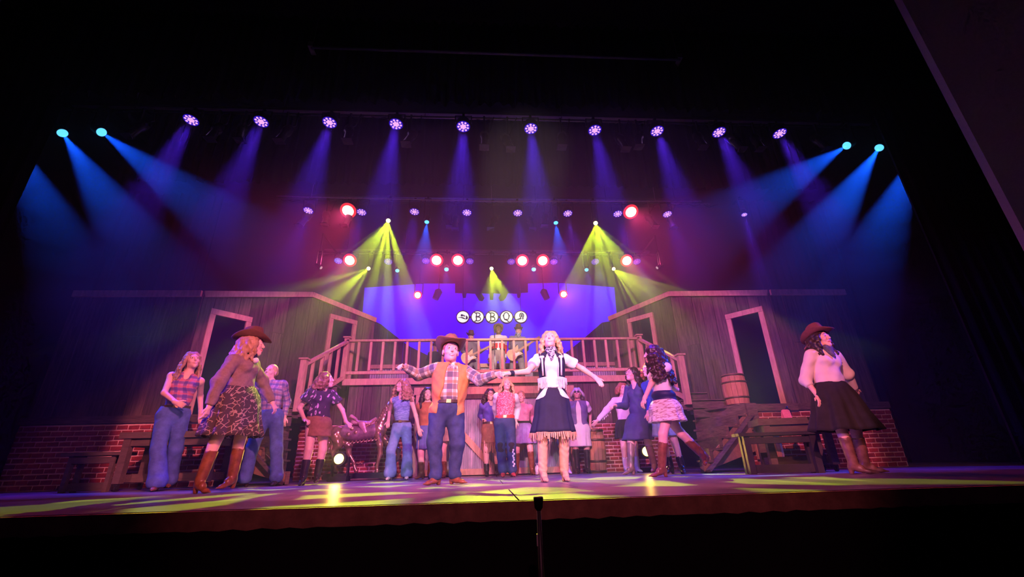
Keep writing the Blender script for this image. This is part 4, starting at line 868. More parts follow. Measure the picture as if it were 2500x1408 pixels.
def pants(root, f, b, mat, name='jeans', e=.014, flare=.0, high=.09, length=.97, h=.0125, amp=.0035, knee=0, cloth=False, **kw):
    S, T, P, N = f.S, f.T, f.P, f.N; pr = [b['pelvis'].grow(e), Ell(P+T*.05*S, (.142*S*f.w+e, (.10+f.sp.get('belly', 0)*.5)*S*f.w+e, .10*S), f.B, .05)]; pl = [(P+T*high*S, T)]
    for s in 'rl':
        hip, K, A = getattr(f, 'hip_'+s), f.Kn[s], f.An[s]; t, c = b['thigh'+s], b['shin'+s]; end = K+(A-K)*length
        pr += [Cap(t.a, t.b, t.r1+e*.9, t.r2+e*1.1+knee, .035), Cap(K, end, c.r1+e*1.1+knee, c.r2+e+flare, .03)]
        if flare: pr.append(Cap(end-(A-K)*.12, end+f.Toe[s]*.03, c.r2+e+flare*.75, c.r2+e+flare*1.05, .02))
        n = unit(A-K); pl_o = end
        pr[-1 if flare else -1].k = .02
    def disp(X, Y, Z, f0=folds(amp)): return f0(X, Y, Z)
    # hems are cut level
    zc = min(f.An[s][2] for s in 'rl')-(.075*S*(1 if length > .9 else 0))+.012
    pl.append((np.array([0, 0, zc]), np.array([0, 0, -1.])))
    return sculpt(name, root, pr, mat, h*f.sp.get('res', 1), (), pl, disp, cloth=cloth, **kw)
def skirt(root, f, mat, wz, hem, name='skirt', rx=(.15, .22), ry=(.115, .19), pleats=9, amp=.012, nz=14, n=84, hem_px=None, hem_tilt=(0, 0), thick=.006, bias=.75, **kw):
    """ring-lofted skirt from the waist (wz above the pelvis) to a hem centre given by pixel (px, py) at the person's depth"""
    S = f.S; W0 = f.P+f.T*wz*S; H0 = vec(at(hem[0], hem[1], f.sp['Y']+(hem[2] if len(hem) > 2 else 0))); vs = []; cl = []
    rows = [(t/nz, 0) for t in range(nz+1)]+[(1-t*.25, 1) for t in range(0, 5)]
    for t, inner in rows:
        c = W0*(1-t)+H0*t; g = t**bias; a_, b_ = (rx[0]+(rx[1]-rx[0])*g)*S*(f.w if t < .3 else 1), (ry[0]+(ry[1]-ry[0])*g)*S
        bump = .022*math.sin(math.pi*min(t*1.6, 1))
        for j in range(n):
            th = 2*math.pi*j/n; k = 1+0*th; wv = amp*(t**1.1)*(math.sin(pleats*th+1.3*math.sin(2*th))+.35*math.sin(pleats*2.3*th+1))
            rr = wv-(thick if inner else 0); ca, sa = math.cos(th), math.sin(th)
            p = c+f.HR*((a_+bump+rr)*ca)+f.HF*((b_+bump+rr)*sa); p = p+np.array([0, 0, t*(hem_tilt[0]*ca+hem_tilt[1]*sa+.25*wv)])
            vs.append(p); cl.append((th*(a_+b_)/2, t*np.linalg.norm(H0-W0), 0))
    def surf(thd, t, off):
        th = math.radians(thd); c = W0*(1-t)+H0*t; g = t**bias; a_, b_ = (rx[0]+(rx[1]-rx[0])*g)*S*(f.w if t < .3 else 1), (ry[0]+(ry[1]-ry[0])*g)*S
        bump = .022*math.sin(math.pi*min(t*1.6, 1)); wv = amp*(t**1.1)*(math.sin(pleats*th+1.3*math.sin(2*th))+.35*math.sin(pleats*2.3*th+1))
        return V(c+f.HR*((a_+bump+wv+off)*math.cos(th))+f.HF*((b_+bump+wv+off)*math.sin(th)))
    f.surf = surf
    m = len(rows); Q = np.array([(i*n+j, i*n+(j+1) % n, (i+1)*n+(j+1) % n, (i+1)*n+j) for i in range(m-1) for j in range(n)])[:, ::-1]
    o = link(name, np_mesh(name, np.array(vs), Q, [mat], None, np.array(cl), world_of(root)), root, world_of(root), **kw); o['ring'] = 0; del o['ring']
    f.hemring = np.array(vs[nz*n:(nz+1)*n]); return o
def fringe(root, pts, mat, length, name='fringe', wd=.008, step=1, down=(0, 0, -1), rnd=.3, parent=None, **kw):
    m = M(); r = random.Random(4)
    for i in range(0, len(pts)-step, step):
        p, q = V(pts[i]), V(pts[(i+step) % len(pts)]); d = V(down); L = length*(1+r.uniform(-rnd, rnd)); o = V((r.uniform(-.012, .012), r.uniform(-.012, .012), 0)); g = (q-p)*.12
        e = p+d*L+o; e2 = q+d*L+o
        nrm = V(((q-p).y, -(q-p).x, 0)); nrm = nrm.normalized()*.003 if nrm.length > 1e-6 else V((0, .003, 0))
        m.add([p+g, q-g, q-g+nrm, p+g+nrm, e+g*1.6, e2-g*1.6, e2-g*1.6+nrm, e+g*1.6+nrm], [(0, 1, 5, 4), (2, 3, 7, 6), (1, 2, 6, 5), (3, 0, 4, 7), (4, 5, 6, 7)])
    return m.build(name, mat, root, kind='stuff', **kw)
def boots(root, f, mat, tall=.62, e=.010, cow=True, slouch=0, h=.0095, label=None, feet='rl', name='boot', trim=None):
    S = f.S
    for s in feet:
        K, A, t, u = f.Kn[s], f.An[s], f.Toe[s], f.FU[s]; heel = f.sp.get('heel', .03); sole = A-u*(.075*S+heel)
        side = np.cross(t, u); pr = [Cap(A+t*.005, A+(K-A)*tall, .040*S+e, (.052*S if tall > .5 else .046*S)+e, .02), Cap(A-t*.022*S-u*.035*S, A+t*.06*S-u*.045*S, .038*S, .036*S, .02),
              Cap(A+t*.04*S-u*(.05*S+heel*.4), A+t*.135*S-u*(.045*S+heel), .033*S, .030*S, .02, flat=(u, .75)), Cap(A+t*.12*S-u*(.050*S+heel), A+t*.205*S-u*(.057*S+heel), .030*S, .012*S if cow else .024*S, .015, flat=(u, .7)),
              Cap(A-t*.030*S-u*.05*S, sole-t*.034*S+u*.004, .030*S, .022*S, .008)]
        pl = [(sole, -u)]
        if tall > .25:
            top_ = A+(K-A)*tall; pl.append((top_+(K-A)*.02, unit(K-A)))
        cv = [Cap(A+(K-A)*(tall+.10)+side*.08*S, A+(K-A)*(tall+.10)-side*.08*S, .045*S, .045*S, .008)] if cow and tall > .4 else []
        if tall > .25: cv.append(Cap(A+(K-A)*(tall-.12), A+(K-A)*(tall+.2), .040*S+e*.3, .048*S+e*.3, .004))
        dsp = (lambda X, Y, Z: (slouch*np.sin(95*Z+5*np.sin(24*X+9*Y))*(.5+.5*np.sin(21*Z+7*X))).astype(np.float32)) if slouch else folds(.0015, 60, 30)
        o = sculpt(name, root, pr, mat, h*f.sp.get('res', 1), cv, pl, dsp, cloth=True, **({'label': label} if label else {}))
def hair(root, f, mat, style='long', length=.35, wave=.012, nl=17, rad=.026, back=True, part=0, h=.0085, fringe_=0, spread=1.0, vol=0, lean=(0, 0, 0), name='hair', cover=0, turns=5, seed=2, front=0):
    k = f.hs; H = lambda *a: hp(f, *a); r = random.Random(seed)
    pr = [Ell(H(0, -.020, .040), ((.083+vol)*k, (.098+vol)*k, (.094+vol*.7)*k), f.hB, .015)]
    cv = [Ell(H(0, .105, -.030), (.068*k, .085*k, .098*k), f.hB, .012), Ell(H(0, .06, -.09), (.062*k, .06*k, .07*k), f.hB, .01)]
    if cover: cv = [Ell(H(.0, .11, -.05), (.045*k, .06*k, .08*k), f.hB, .012)]
    if style in ('long', 'curly', 'bob'):
        for i in range(nl):
            a = math.radians(-128+256*(i+.5)/nl)*(1 if back else .8); sx, cy = math.sin(a), -math.cos(a)                # a = 0 is straight back
            p = H((.078+vol)*sx, -.02+(.092+vol)*cy, .03+.02*r.random()); L = length*(1+r.uniform(-.12, .1)); outw = unit(f.hR*sx+f.hF*cy); n = 9; q = p; ph = r.uniform(0, 6.3); rp = rad*(1+r.uniform(-.1, .25))
            up0 = H((.045)*sx, -.02+.06*cy, .105); pr.append(Cap(up0, p, .026*k, .026*k, .012)); prev = p
            for j in range(1, n+1):
                t = j/n; dwn = np.array([0, 0, -1.])+np.array(lean)*t
                base = p+outw*(.030*spread*min(t*2.2, 1)+.03*spread*t)*k+dwn*L*t*k; wv = wave*(1 if style != 'bob' else .4)
                q = base+f.hR*wv*math.sin(turns*t*3+ph)+f.hF*wv*math.cos(turns*t*3+ph*1.7)
                # hair slides over the shoulders and the back instead of through them
                for c0, c1, cr in ((f.Sh['r'], f.Sh['l'], .058*f.S), (f.N, f.P, .112*f.S*f.w)):
                    ba = c1-c0; tt = np.clip((q-c0)@ba/(ba@ba), 0, 1); v = q-c0-ba*tt; dd = np.linalg.norm(v)
                    if dd < cr: q = q+v/(dd+1e-6)*(cr-dd)
                ra, rb = rp*(1-.45*(j-1)/n)*k, rp*(1-.45*j/n)*k
                pr.append(Cap(prev, q, ra, rb, .010)); prev = q
    if style == 'bun':
        pr.append(Ell(H(.0, -.125, .03), (.045*k, .04*k, .045*k), f.hB, .012))
    def disp(X, Y, Z): return (.0030*np.sin(130*X+70*Y+8*np.sin(18*Z))*np.sin(95*Y-60*X+5*np.sin(23*Z+2*X))).astype(np.float32)
    return sculpt(name, root, pr, mat, h*f.sp.get('res', 1), cv, (), disp)
def hat(root, f, mat, band=None, tilt=0, brim=.155, curl=.055, crown=.115, up=.075, back=-.015, squash=.86, droop=0, yaw=0, name='hat', label=None):
    k = f.hs; n = 56; B = f.hB; a = math.radians(tilt); U = f.hU*math.cos(a)-f.hF*math.sin(a); F = np.cross(U, f.hR); C = hp(f, 0, back, up)
    prof = [(.0, crown*.90), (.045, crown*.97), (.066, crown), (.078, crown*.93), (.086, crown*.6), (.093, crown*.2), (.096, 0.0), (.105, -.006), (.125, -.007), (brim*.95, -.004), (brim, 0), (brim*.98, -.006), (.125, -.013), (.1, -.012), (.088, -.004), (.084, .03)]
    vs = []
    for i, (r_, z) in enumerate(prof):
        for j in range(n):
            th = 2*math.pi*j/n; x, y = r_*math.cos(th)*squash, r_*math.sin(th)*1.04; zz = z
            if r_ > .1: q = (r_-.1)/(brim-.1); zz += curl*q*abs(math.cos(th))**2.2*(1 if True else 0)-(.022+droop)*q*math.sin(th)**2*(1 if math.sin(th) > 0 else .6); x *= 1-.10*q*abs(math.cos(th))**2
            elif i < 5:
                zz -= .026*math.exp(-(x/.020)**2)*(1 if r_ < .07 else .3); zz += .010*y/.09
                if y > .02: x *= 1-.30*((y-.02)/.07)
            vs.append(C+(f.hR*x+F*y+U*zz)*k*1.06)
    m = len(prof); Q = [(i*n+j, i*n+(j+1) % n, (i+1)*n+(j+1) % n, (i+1)*n+j) for i in range(m-1) for j in range(n)]
    me = np_mesh(name, np.array(vs), np.array(Q), [mat], base=world_of(root)); o = link(name, me, root, world_of(root), **({'label': label} if label else {}))
    mb = M(); ring = [V(C+(f.hR*.097*squash*math.cos(t)+F*.0985*1.04*math.sin(t)+U*z)*k*1.06) for z in (.002, .024) for t in [2*math.pi*j/32 for j in range(32)]]
    ring2 = [V(C+(f.hR*(.0945 if q else .099)*squash*math.cos(t)+F*(.096 if q else .1)*1.04*math.sin(t)+U*z)*k*1.06) for q, z in ((0, .002), (1, .026)) for t in [2*math.pi*j/32 for j in range(32)]]
    mb.add(ring2, [(j, (j+1) % 32, 32+(j+1) % 32, 32+j) for j in range(32)], True); mb.build('hat_band', band or MAT('dark_band', (.03, .018, .012), .6), o)
    return o
def belt(root, f, mat, wz, rx, ry, hgt=.036, buckle=True, name='belt', label=None):
    S = f.S; c = f.P+f.T*wz*S; m = M(); n = 40
    for z, e in ((-hgt/2, 0), (-hgt/2, .007), (hgt/2, .007), (hgt/2, 0)):
        m.v += [tuple(c+f.HR*(rx*S+e)*math.cos(t)+f.HF*(ry*S+e)*math.sin(t)+f.T*z) for t in [2*math.pi*j/n for j in range(n)]]
    m.f = [(i*n+j, i*n+(j+1) % n, ((i+1) % 4)*n+(j+1) % n, ((i+1) % 4)*n+j) for i in range(4) for j in range(n)]; m.sm = [False]*len(m.f)
    o = m.build(name, mat, root, **({'label': label} if label else {}))
    if buckle: b = M(); p = V(c+f.HF*(ry*S+.008)); b.box(p, (.055, .012, .042), Matrix((V(f.HR), V(f.HF), V(f.T))).transposed()); b.build('buckle', MAT('brass', (.75, .55, .25), .3, 1.), o)
    return o
def bandana(root, f, mat, drop=.10, name='bandana', loose=0):
    S = f.S; N, T, F, R = f.N, f.T, f.F, f.R; c = N+T*f.sp.get('bz', .05)*S+F*.018
    pr = [Cap(c+R*.055*S-F*.01, c+R*.03*S+F*.055*S, .030*S, .032*S, .02), Cap(c-R*.055*S-F*.01, c-R*.03*S+F*.055*S, .030*S, .032*S, .02), Cap(c+R*.055*S-F*.01, c-F*.06*S, .022*S, .022*S, .02), Cap(c-R*.055*S-F*.01, c-F*.06*S, .022*S, .022*S, .02),
          Cap(c+R*.03*S+F*.06*S, c-R*.03*S+F*.065*S, .034*S, .034*S, .02), Cap(c+F*.080*S-T*.02, c+F*.135*S*f.w-T*(drop+.04)*S, .060*S, .012*S, .02, flat=(F, .5), uv='torso')]
    return sculpt(name, root, pr, mat, .0085*f.sp.get('res', 1), (), (), folds(.004, 90, 60), cloth=True)
def cuff_ring(root, f, s, mat, name='wristband', t=.93, r=.033, L=.025):
    E, Wr = f.El[s], f.Wr[s]; c = E+(Wr-E)*t; d = unit(Wr-E)
    return sculpt(name, root, [Cap(c-d*L/2, c+d*L/2, r*f.S, r*f.S, .005)], mat, .007, (), ())
def glasses(root, f, mat, dark=False):
    m = M(); H = lambda *a: V(hp(f, *a))
    for i in (-1, 1):
        m.tube([H(i*.032+.022*math.cos(t), .102-.012*abs(math.cos(t))*(1 if math.cos(t)*i > 0 else 0), .010+.018*math.sin(t)) for t in [2*math.pi*j/14 for j in range(15)]], .0022*f.hs*(1.6 if dark else 1), 5); m.tube([H(i*.054, .092, .014), H(i*.074, .05, .012), H(i*.080, -.02, .004)], .0022*f.hs, 5)
        if dark: m.add([H(i*.032+.021*math.cos(t), .1, .010+.017*math.sin(t)) for t in [2*math.pi*j/14 for j in range(14)]], [tuple(range(14))])
    m.tube([H(-.011, .106, .012), H(.011, .106, .012)], .0022*f.hs, 5); return m.build('glasses', mat, root)
def person(label, sp):
    f = skeleton(sp); g = min(f.An['r'][2], f.An['l'][2]); base = V(((f.An['r'][0]+f.An['l'][0])/2, (f.An['r'][1]+f.An['l'][1])/2, sp.get('ground', 0)))
    root = empty('person', base, label, 'person', 'performers on the stage' if not sp.get('ground') else 'musicians on the balcony'); WORLD[root.name] = base
    return root, f, build_body(root, f)
# ================================================================== CAST
DENIM = MAT('denim', (.075, .125, .42), .85, var=.3, scale=12, bump=.1); DENIM_D = MAT('dark_denim', (.026, .042, .115), .85, var=.35, scale=10, bump=.1); DENIM_L = MAT('light_denim', (.20, .30, .62), .85, var=.25, scale=12, bump=.1)
LEATHER = MAT('brown_leather', (.20, .07, .03), .38, var=.4, scale=14, bump=.1); LEATHER_D = MAT('dark_leather', (.03, .022, .02), .3, var=.4, scale=14, bump=.1); TANB = MAT('tan_suede', (.54, .32, .18), .7, var=.15, scale=20, bump=.15)
WHITE = MAT('white_cloth', (.80, .78, .76), .85, var=.08, scale=8); WHITEB = MAT('white_boot_leather', (.75, .72, .70), .4, var=.1)
NAVY = MAT('navy_cloth', (.010, .013, .042), .85, var=.25); BLACKC = MAT('black_cloth', (.018, .016, .018), .9, var=.3); SUEDE = MAT('brown_suede', (.26, .12, .065), .9, var=.25, scale=16, bump=.1)
FELT = MAT('brown_felt', (.13, .055, .035), .85, var=.2, scale=20); FELT_T = MAT('tan_felt', (.24, .13, .07), .85, var=.2, scale=20); FELT_R = MAT('reddish_felt', (.17, .05, .05), .85, var=.2, scale=20)
BELTM = MAT('belt_leather', (.05, .03, .02), .5); PAISLEY = PRINT('paisley_bandana', (.03, .035, .07), (.55, .55, .6), 60, .16)
# ---- 1 woman in sleeveless plaid shirt
r, f, b = person('woman in sleeveless purple plaid shirt and flared jeans, long hair, furthest left', dict(Y=6.1, head=(470, 881), neck=(458, 914), pelvis=(424, 1010), face=30, look=(48, 12, -8), stilt=4,
    arm_r=(401, 959, -1, 429, 982, -1, .7, 0, (452, 992, -1)), arm_l=(489, 966, 1, 490, 1008, -1, .4, 0), leg_r=(385, -.1, 0, 22, .6, .3), leg_l=(410, .28, .02, 40, .6, .2), haircol='light_brown', heel=.03))
top(r, f, b, PLAID('purple_plaid', (.55, .22, .42), (.07, .05, .30), (.62, .12, .16), .085, .42), sleeve='none', low=.03, vneck=.11, name='plaid_shirt')
pants(r, f, b, DENIM, flare=.055, knee=.01); belt(r, f, BELTM, .085, .152, .116, .03)
boots(r, f, LEATHER, .3, name='ankle_boot'); hair(r, f, HAIRS['light_brown'], 'long', .34, .008, 17, .022, lean=(-.06, 0, 0))
# ---- 2 woman in hat and brown sweater, striding
r, f, b = person('woman in brown felt hat, brown sweater and patterned skirt striding at the left front', dict(hs=1.08, Y=5.1, head=(617, 842), neck=(596, 872), pelvis=(578, 958), face=84, hip=66, look=(112, 2, 4), w=1.08, ndy=-.04,
    arm_r=(534, 932, -1, 512, 990, -1, .5, 0), arm_l=(640, 932, 1, 668, 990, 1, .6, 0), leg_r=(488, -.12, .0, 60, 1, 0), leg_l=(568, .1, .03, -8, 1, 0), haircol='light_brown', heel=.045, smile=0, pitch_r=0))
top(r, f, b, MAT('brown_knit', (.25, .17, .15), .95, var=.2, scale=30, bump=.2), sleeve='long', low=.03, flow=.02, puff=.010, e=.02, name='sweater', amp=.006)
skirt(r, f, PRINT('tooled_pattern', (.055, .038, .045), (.36, .26, .20), 21, .06), .09, (563, 1066, .0), rx=(.155, .33), ry=(.125, .26), pleats=11, amp=.018, name='patterned_skirt')
boots(r, f, LEATHER, .66, trim=1); hat(r, f, FELT, tilt=-3, brim=.175); hair(r, f, HAIRS['light_brown'], 'long', .26, .010, 17, .023, lean=(-.18, .1, 0), cover=0)
bandana(r, f, NAVY, .05); sculpt('lace_collar', r, [Cap(f.N+q_*f.R*.085+f.T*.03-f.F*.03, f.N+f.F*.14-f.T*.03, .032, .030, .02) for q_ in (-1, 1)], WHITE, .009)
# ---- 3 young woman in plaid shirt behind the hat woman
r, f, b = person('woman in long sleeved plaid shirt and jeans behind the striding woman in the hat', dict(Y=6.7, S=.98, head=(661, 909), neck=(663, 933), pelvis=(660, 1016), face=8, look=(-4, 8, 5),
    arm_r=(640, 975, 1, 662, 1002, -1, .8, 0), arm_l=(701, 980, 1, 694, 1018, -1, .7, 0), leg_r=(598, -.1, .0, -40, .8, .4), leg_l=(676, .05, 0, 8, .8, .2), haircol='blonde'))
top(r, f, b, PLAID('grey_plaid', (.45, .40, .48), (.09, .10, .26), (.36, .20, .24), .075, .4), sleeve='long', low=-.02, name='plaid_shirt', e=.016)
pants(r, f, b, DENIM, flare=.035, knee=.012); boots(r, f, LEATHER_D, .3, name='ankle_boot'); hair(r, f, HAIRS['blonde'], 'bun', vol=-.002)
# ---- 4 curly haired woman, brown skirt
r, f, b = person('woman with curly hair in ruffled dark blouse and short brown skirt beside the carousel horse', dict(Y=6.7, S=.94, head=(797, 928), neck=(787, 951), pelvis=(776, 1030), face=46, look=(96, 6, 0), w=1.05,
    arm_r=(731, 996, 1, 744, 1024, -1, .9, 0, (756, 1028, -1)), arm_l=(836, 1001, 1, 845, 1030, -1, .4, 0, (855, 1037, -1)), leg_r=(741, -.1, 0, 6, 1, .2), leg_l=(775, .12, .02, 14, 1, .2), haircol='brown', heel=.04))
top(r, f, b, PRINT('floral_blouse', (.045, .03, .06), (.50, .32, .48), 24, .36, 'F1', (1, .4, 1)), sleeve='short', puff=.022, low=.04, vneck=.03, flow=.01, name='ruffled_blouse', amp=.007)
skirt(r, f, SUEDE, .09, (777, 1066, 0), rx=(.155, .195), ry=(.12, .165), pleats=4, amp=.004, name='short_skirt'); boots(r, f, LEATHER_D, .62)
hair(r, f, HAIRS['brown'], 'curly', .26, .022, 19, .026, lean=(-.35, .1, .2), turns=7)
# ---- 5 girl in blue blouse
r, f, b = person('girl with big curly hair in sleeveless blue blouse and flared jeans, white boots', dict(Y=7.9, head=(981, 942), neck=(981, 968), pelvis=(981, 1042), face=-4, look=(-42, 10, 0), S=.98,
    arm_r=(951, 1005, 1, 948, 1027, -1, .7, 0), arm_l=(1015, 1014, 1, 1022, 1045, -1, .5, 0), leg_r=(953, -.05, 0, -6, .5, .5), leg_l=(993, .0, 0, 10, .5, .3), haircol='light_brown', w=.92, heel=.035))
top(r, f, b, PRINT('blue_texture', (.16, .25, .55), (.32, .44, .75), 45, .12, stretch=(.3, 2, 1)), sleeve='none', low=.04, vneck=.10, name='blue_blouse')
pants(r, f, b, DENIM_L, flare=.05, knee=.008); belt(r, f, BELTM, .085, .148, .112, .034); boots(r, f, WHITEB, .3, name='white_boot')
hair(r, f, HAIRS['light_brown'], 'curly', .30, .022, 23, .027, spread=1.5, turns=8, vol=.012)
# ---- 6 lead man
FLANNEL = PLAID('flannel_plaid', (.74, .68, .62), (.035, .032, .09), (.26, .13, .05), .150, .44)
r, f, b = person('man in tan hat, orange vest and checked flannel shirt, centre stage', dict(Y=5.5, head=(1100, 860), neck=(1105, 893), pelvis=(1091, 1000), face=8, look=(14, 8, 3), fem=0, w=1.16, belly=.035, shw=.185, S=.99, hs=1.27, cheek=.006,
    arm_r=(1022, 915, 1, 988, 896, -1, .95, 20, (974, 889, -1)), arm_l=(1172, 927, -1, 1209, 914, -1, .75, -60, (1228, 911, -1)), leg_r=(1066, -.06, 0, -38, .5, .5), leg_l=(1108, .05, 0, 52, .6, .4), haircol='auburn', skin='rosy', heel=.02))
top(r, f, b, FLANNEL, sleeve='long', low=-.0, e=.020, puff=.008, cuff=.96, name='flannel_shirt', vneck=.03, amp=.005)
top(r, f, b, MAT('orange_suede', (.60, .25, .075), .85, var=.12, scale=18, bump=.1), sleeve='none', e=.046, low=-.07, name='vest', open_front=((-1.0, .62, .135), (.0, 1.35, .085)), cloth=False, amp=.005)
pants(r, f, b, DENIM_D, e=.018, flare=.012, knee=.012, amp=.005); belt(r, f, BELTM, .085, .188, .158, .035)
sculpt('collar', r, [Cap(f.N+q*f.R*.065+f.T*.035-f.F*.02, f.N+q*f.R*.028+f.F*.115-f.T*.055, .026, .020, .01) for q in (-1, 1)], FLANNEL, .009, cloth=True)
boots(r, f, LEATHER, .3, name='boot'); hat(r, f, FELT_T, tilt=9, brim=.185, curl=.065, crown=.098, label='tan felt cowboy hat tipped back')
hair(r, f, HAIRS['auburn'], 'short', vol=-.004); sculpt('undershirt', r, [Cap(f.N+f.F*.06-f.T*.05, f.N+f.F*.045+f.T*.005, .035, .04, .02)], WHITE, .008)
# ---- 7 lead woman
r, f, b = person('woman in white shirt with fringed navy trim, navy skirt and tall tan boots, centre right', dict(Y=5.4, head=(1343, 832), neck=(1345, 866), pelvis=(1349, 962), face=-6, look=(-12, 18, 3), S=1.0, hs=1.1,
    arm_r=(1288, 907, -1, 1246, 911, -1, .8, 60, (1224, 912, -1)), arm_l=(1423, 901, 1, 1454, 922, -1, .35, 0, (1467, 935, -1)), leg_r=(1325, -.05, 0, 6, .3, .2), leg_l=(1377, 0, 0, 4, .3, .2), haircol='blonde', brow='light_brown', heel=.055))
top(r, f, b, WHITE, sleeve='short', low=.06, e=.016, puff=.008, vneck=.05, name='white_shirt', flow=.006, amp=.005)
L = np.linalg.norm(f.N-f.P); hemc = f.P+f.T*L*.36
top(r, f, b, NAVY, name='navy_bolero', sleeve='none', e=.028, hem_cut=hemc, open_front=((-.2, 1.5, .088),), cloth=False, amp=.002, h=.011)
for sd in (f.R, -f.R):
    mm = M(); k1, k2, k3 = V(f.N-f.T*.05+sd*.118+f.F*.108), V(f.P+f.T*L*.68+sd*.115+f.F*.150), V(hemc+f.T*.03+sd*.112+f.F*.118)
    mm.tube([k1, k1*.4+k2*.6+V(f.F)*.012, k2, k3], [.013, .011, .010, .012], 8)
    for q_ in (-1, 1): mm.lathe([(0, .02), (.015, .012), (.019, 0), (.015, -.012), (0, -.02)], 10, None, k1+V(f.R)*.012*q_)
    mm.tube([V(f.N-f.T*.06+sd*.072+f.F*.115), V(f.P+f.T*L*.66+sd*.078+f.F*.155), V(hemc+sd*.075+f.F*.125)], .007, 6); mm.build('white_piping', WHITE, r)
    pp = [hemc+f.T*.012+sd*(.055+.125*i/20)+f.F*(.150-.14*(i/20)**2.2) for i in range(21)]
    fringe(r, pp, WHITE, .105, name='fringe', rnd=.4)
bandana(r, f, PAISLEY, .10)
skirt(r, f, NAVY, .10, (1350, 1056, 0), rx=(.132, .265), ry=(.105, .215), pleats=7, amp=.014, name='navy_skirt', bias=.9); belt(r, f, NAVY, .095, .138, .110, .045, buckle=False, name='waistband')
fringe(r, list(f.hemring), TANB, .072, name='hem_fringe', rnd=.4)
for i in (-1, 1):   # white yoke appliques and belt loops
    prof_ = ((0, 20, 30), (.06, 22, 37), (.12, 24, 46), (.18, 26, 57), (.23, 27, 66), (.27, 33, 74), (.285, 42, 78), (.30, 58, 80)); mm = M(); vs_ = []
    for t_, ai, ao in prof_: vs_ += [f.surf(90+i*(ai+(ao-ai)*q_/4), t_, .007) for q_ in range(5)]
    fs_ = [(k*5+q_, k*5+q_+1, k*5+q_+6, k*5+q_+5) for k in range(len(prof_)-1) for q_ in range(4)]; mm.add(vs_, fs_, True); mm.build('white_yoke', WHITE, r)
    mm = M(); mm.bar(f.surf(90+i*22, -.0, .012)+V((0, 0, .03)), f.surf(90+i*22, .06, .012), .024, .012, up=f.HF); mm.build('belt_loop', WHITE, r)
boots(r, f, TANB, .95, slouch=.004, e=.012, cow=True, label='tall slouchy tan boot'); hair(r, f, HAIRS['blonde'], 'curly', .24, .018, 15, .022, turns=6, spread=.8); cuff_ring(r, f, 'r', NAVY)
# ---- 8, 9 two dancers mostly hidden behind the lead man
r, f, b = person('dark haired woman in rust top and blue skirt half hidden behind the orange vest man', dict(Y=8.1, head=(1044, 962), neck=(1045, 984), pelvis=(1042, 1052), face=15, look=(10, 0, 0), S=.97,
    arm_r=(1026, 1020, 1, 1027, 1046, -1, .5, 0), arm_l=(1066, 1020, 1, 1066, 1046, -1, .5, 0), leg_r=(1030, -.03, 0, -30, .5, .3), leg_l=(1050, .1, 0, 30, .5, .3), haircol='dark', res=1.4))
top(r, f, b, MAT('rust_cloth', (.42, .13, .06), .85), sleeve='short', low=.03, cloth=False); skirt(r, f, MAT('dusk_blue_cloth', (.12, .13, .36), .85), .09, (1044, 1096, 0), rx=(.15, .2), ry=(.12, .17), name='skirt'); boots(r, f, LEATHER, .55); hair(r, f, HAIRS['dark'], 'long', .3, .01, 13, .03)
r, f, b = person('woman in khaki skirt seen only between the legs of the orange vest man', dict(Y=8.5, head=(1098, 968), neck=(1098, 989), pelvis=(1096, 1053), face=0, S=.96,
    arm_r=(1076, 1022, 1, 1078, 1046, -1, .5, 0), arm_l=(1118, 1022, 1, 1117, 1046, -1, .5, 0), leg_r=(1085, 0, 0, -10, .5, .2), leg_l=(1112, .1, 0, 10, .5, .2), haircol='brown', res=1.5))
top(r, f, b, WHITE, sleeve='short', low=.03, cloth=False); skirt(r, f, MAT('khaki_cloth', (.42, .34, .22), .85), .09, (1096, 1078, 0), rx=(.15, .2), ry=(.12, .17)); boots(r, f, LEATHER, .55); hair(r, f, HAIRS['brown'], 'bob', .16, .006, 13, .028)
# ---- 10 glasses, blue blouse
r, f, b = person('woman with dark curls and glasses in blue blouse and fringed brown skirt', dict(Y=8.7, head=(1197, 964), neck=(1198, 984), pelvis=(1198, 1044), face=6, look=(8, 2, 0), S=.97,
    arm_r=(1174, 1014, 1, 1181, 1026, -1, 1.2, 0, (1187, 1022, -1)), arm_l=(1218, 1016, 1, 1212, 1040, -1, .5, 0), leg_r=(1188, -.05, 0, 8, .5, .1), leg_l=(1213, .1, 0, 10, .5, .1), haircol='dark', res=1.25, skin='rosy'))
top(r, f, b, MAT('blue_violet_cloth', (.09, .07, .40), .8), sleeve='long', puff=.01, cuff=.8, low=.05, vneck=.08, cloth=False, name='blouse'); skirt(r, f, SUEDE, .09, (1197, 1082, 0), rx=(.15, .175), ry=(.12, .15), pleats=3, amp=.003, name='suede_skirt'); fringe(r, list(f.hemring[::2]), SUEDE, .14)
belt(r, f, BELTM, .085, .152, .122, .05); boots(r, f, LEATHER_D, .32, name='ankle_boot'); hair(r, f, HAIRS['dark'], 'curly', .24, .018, 17, .030, spread=1.3); glasses(r, f, BLACK)
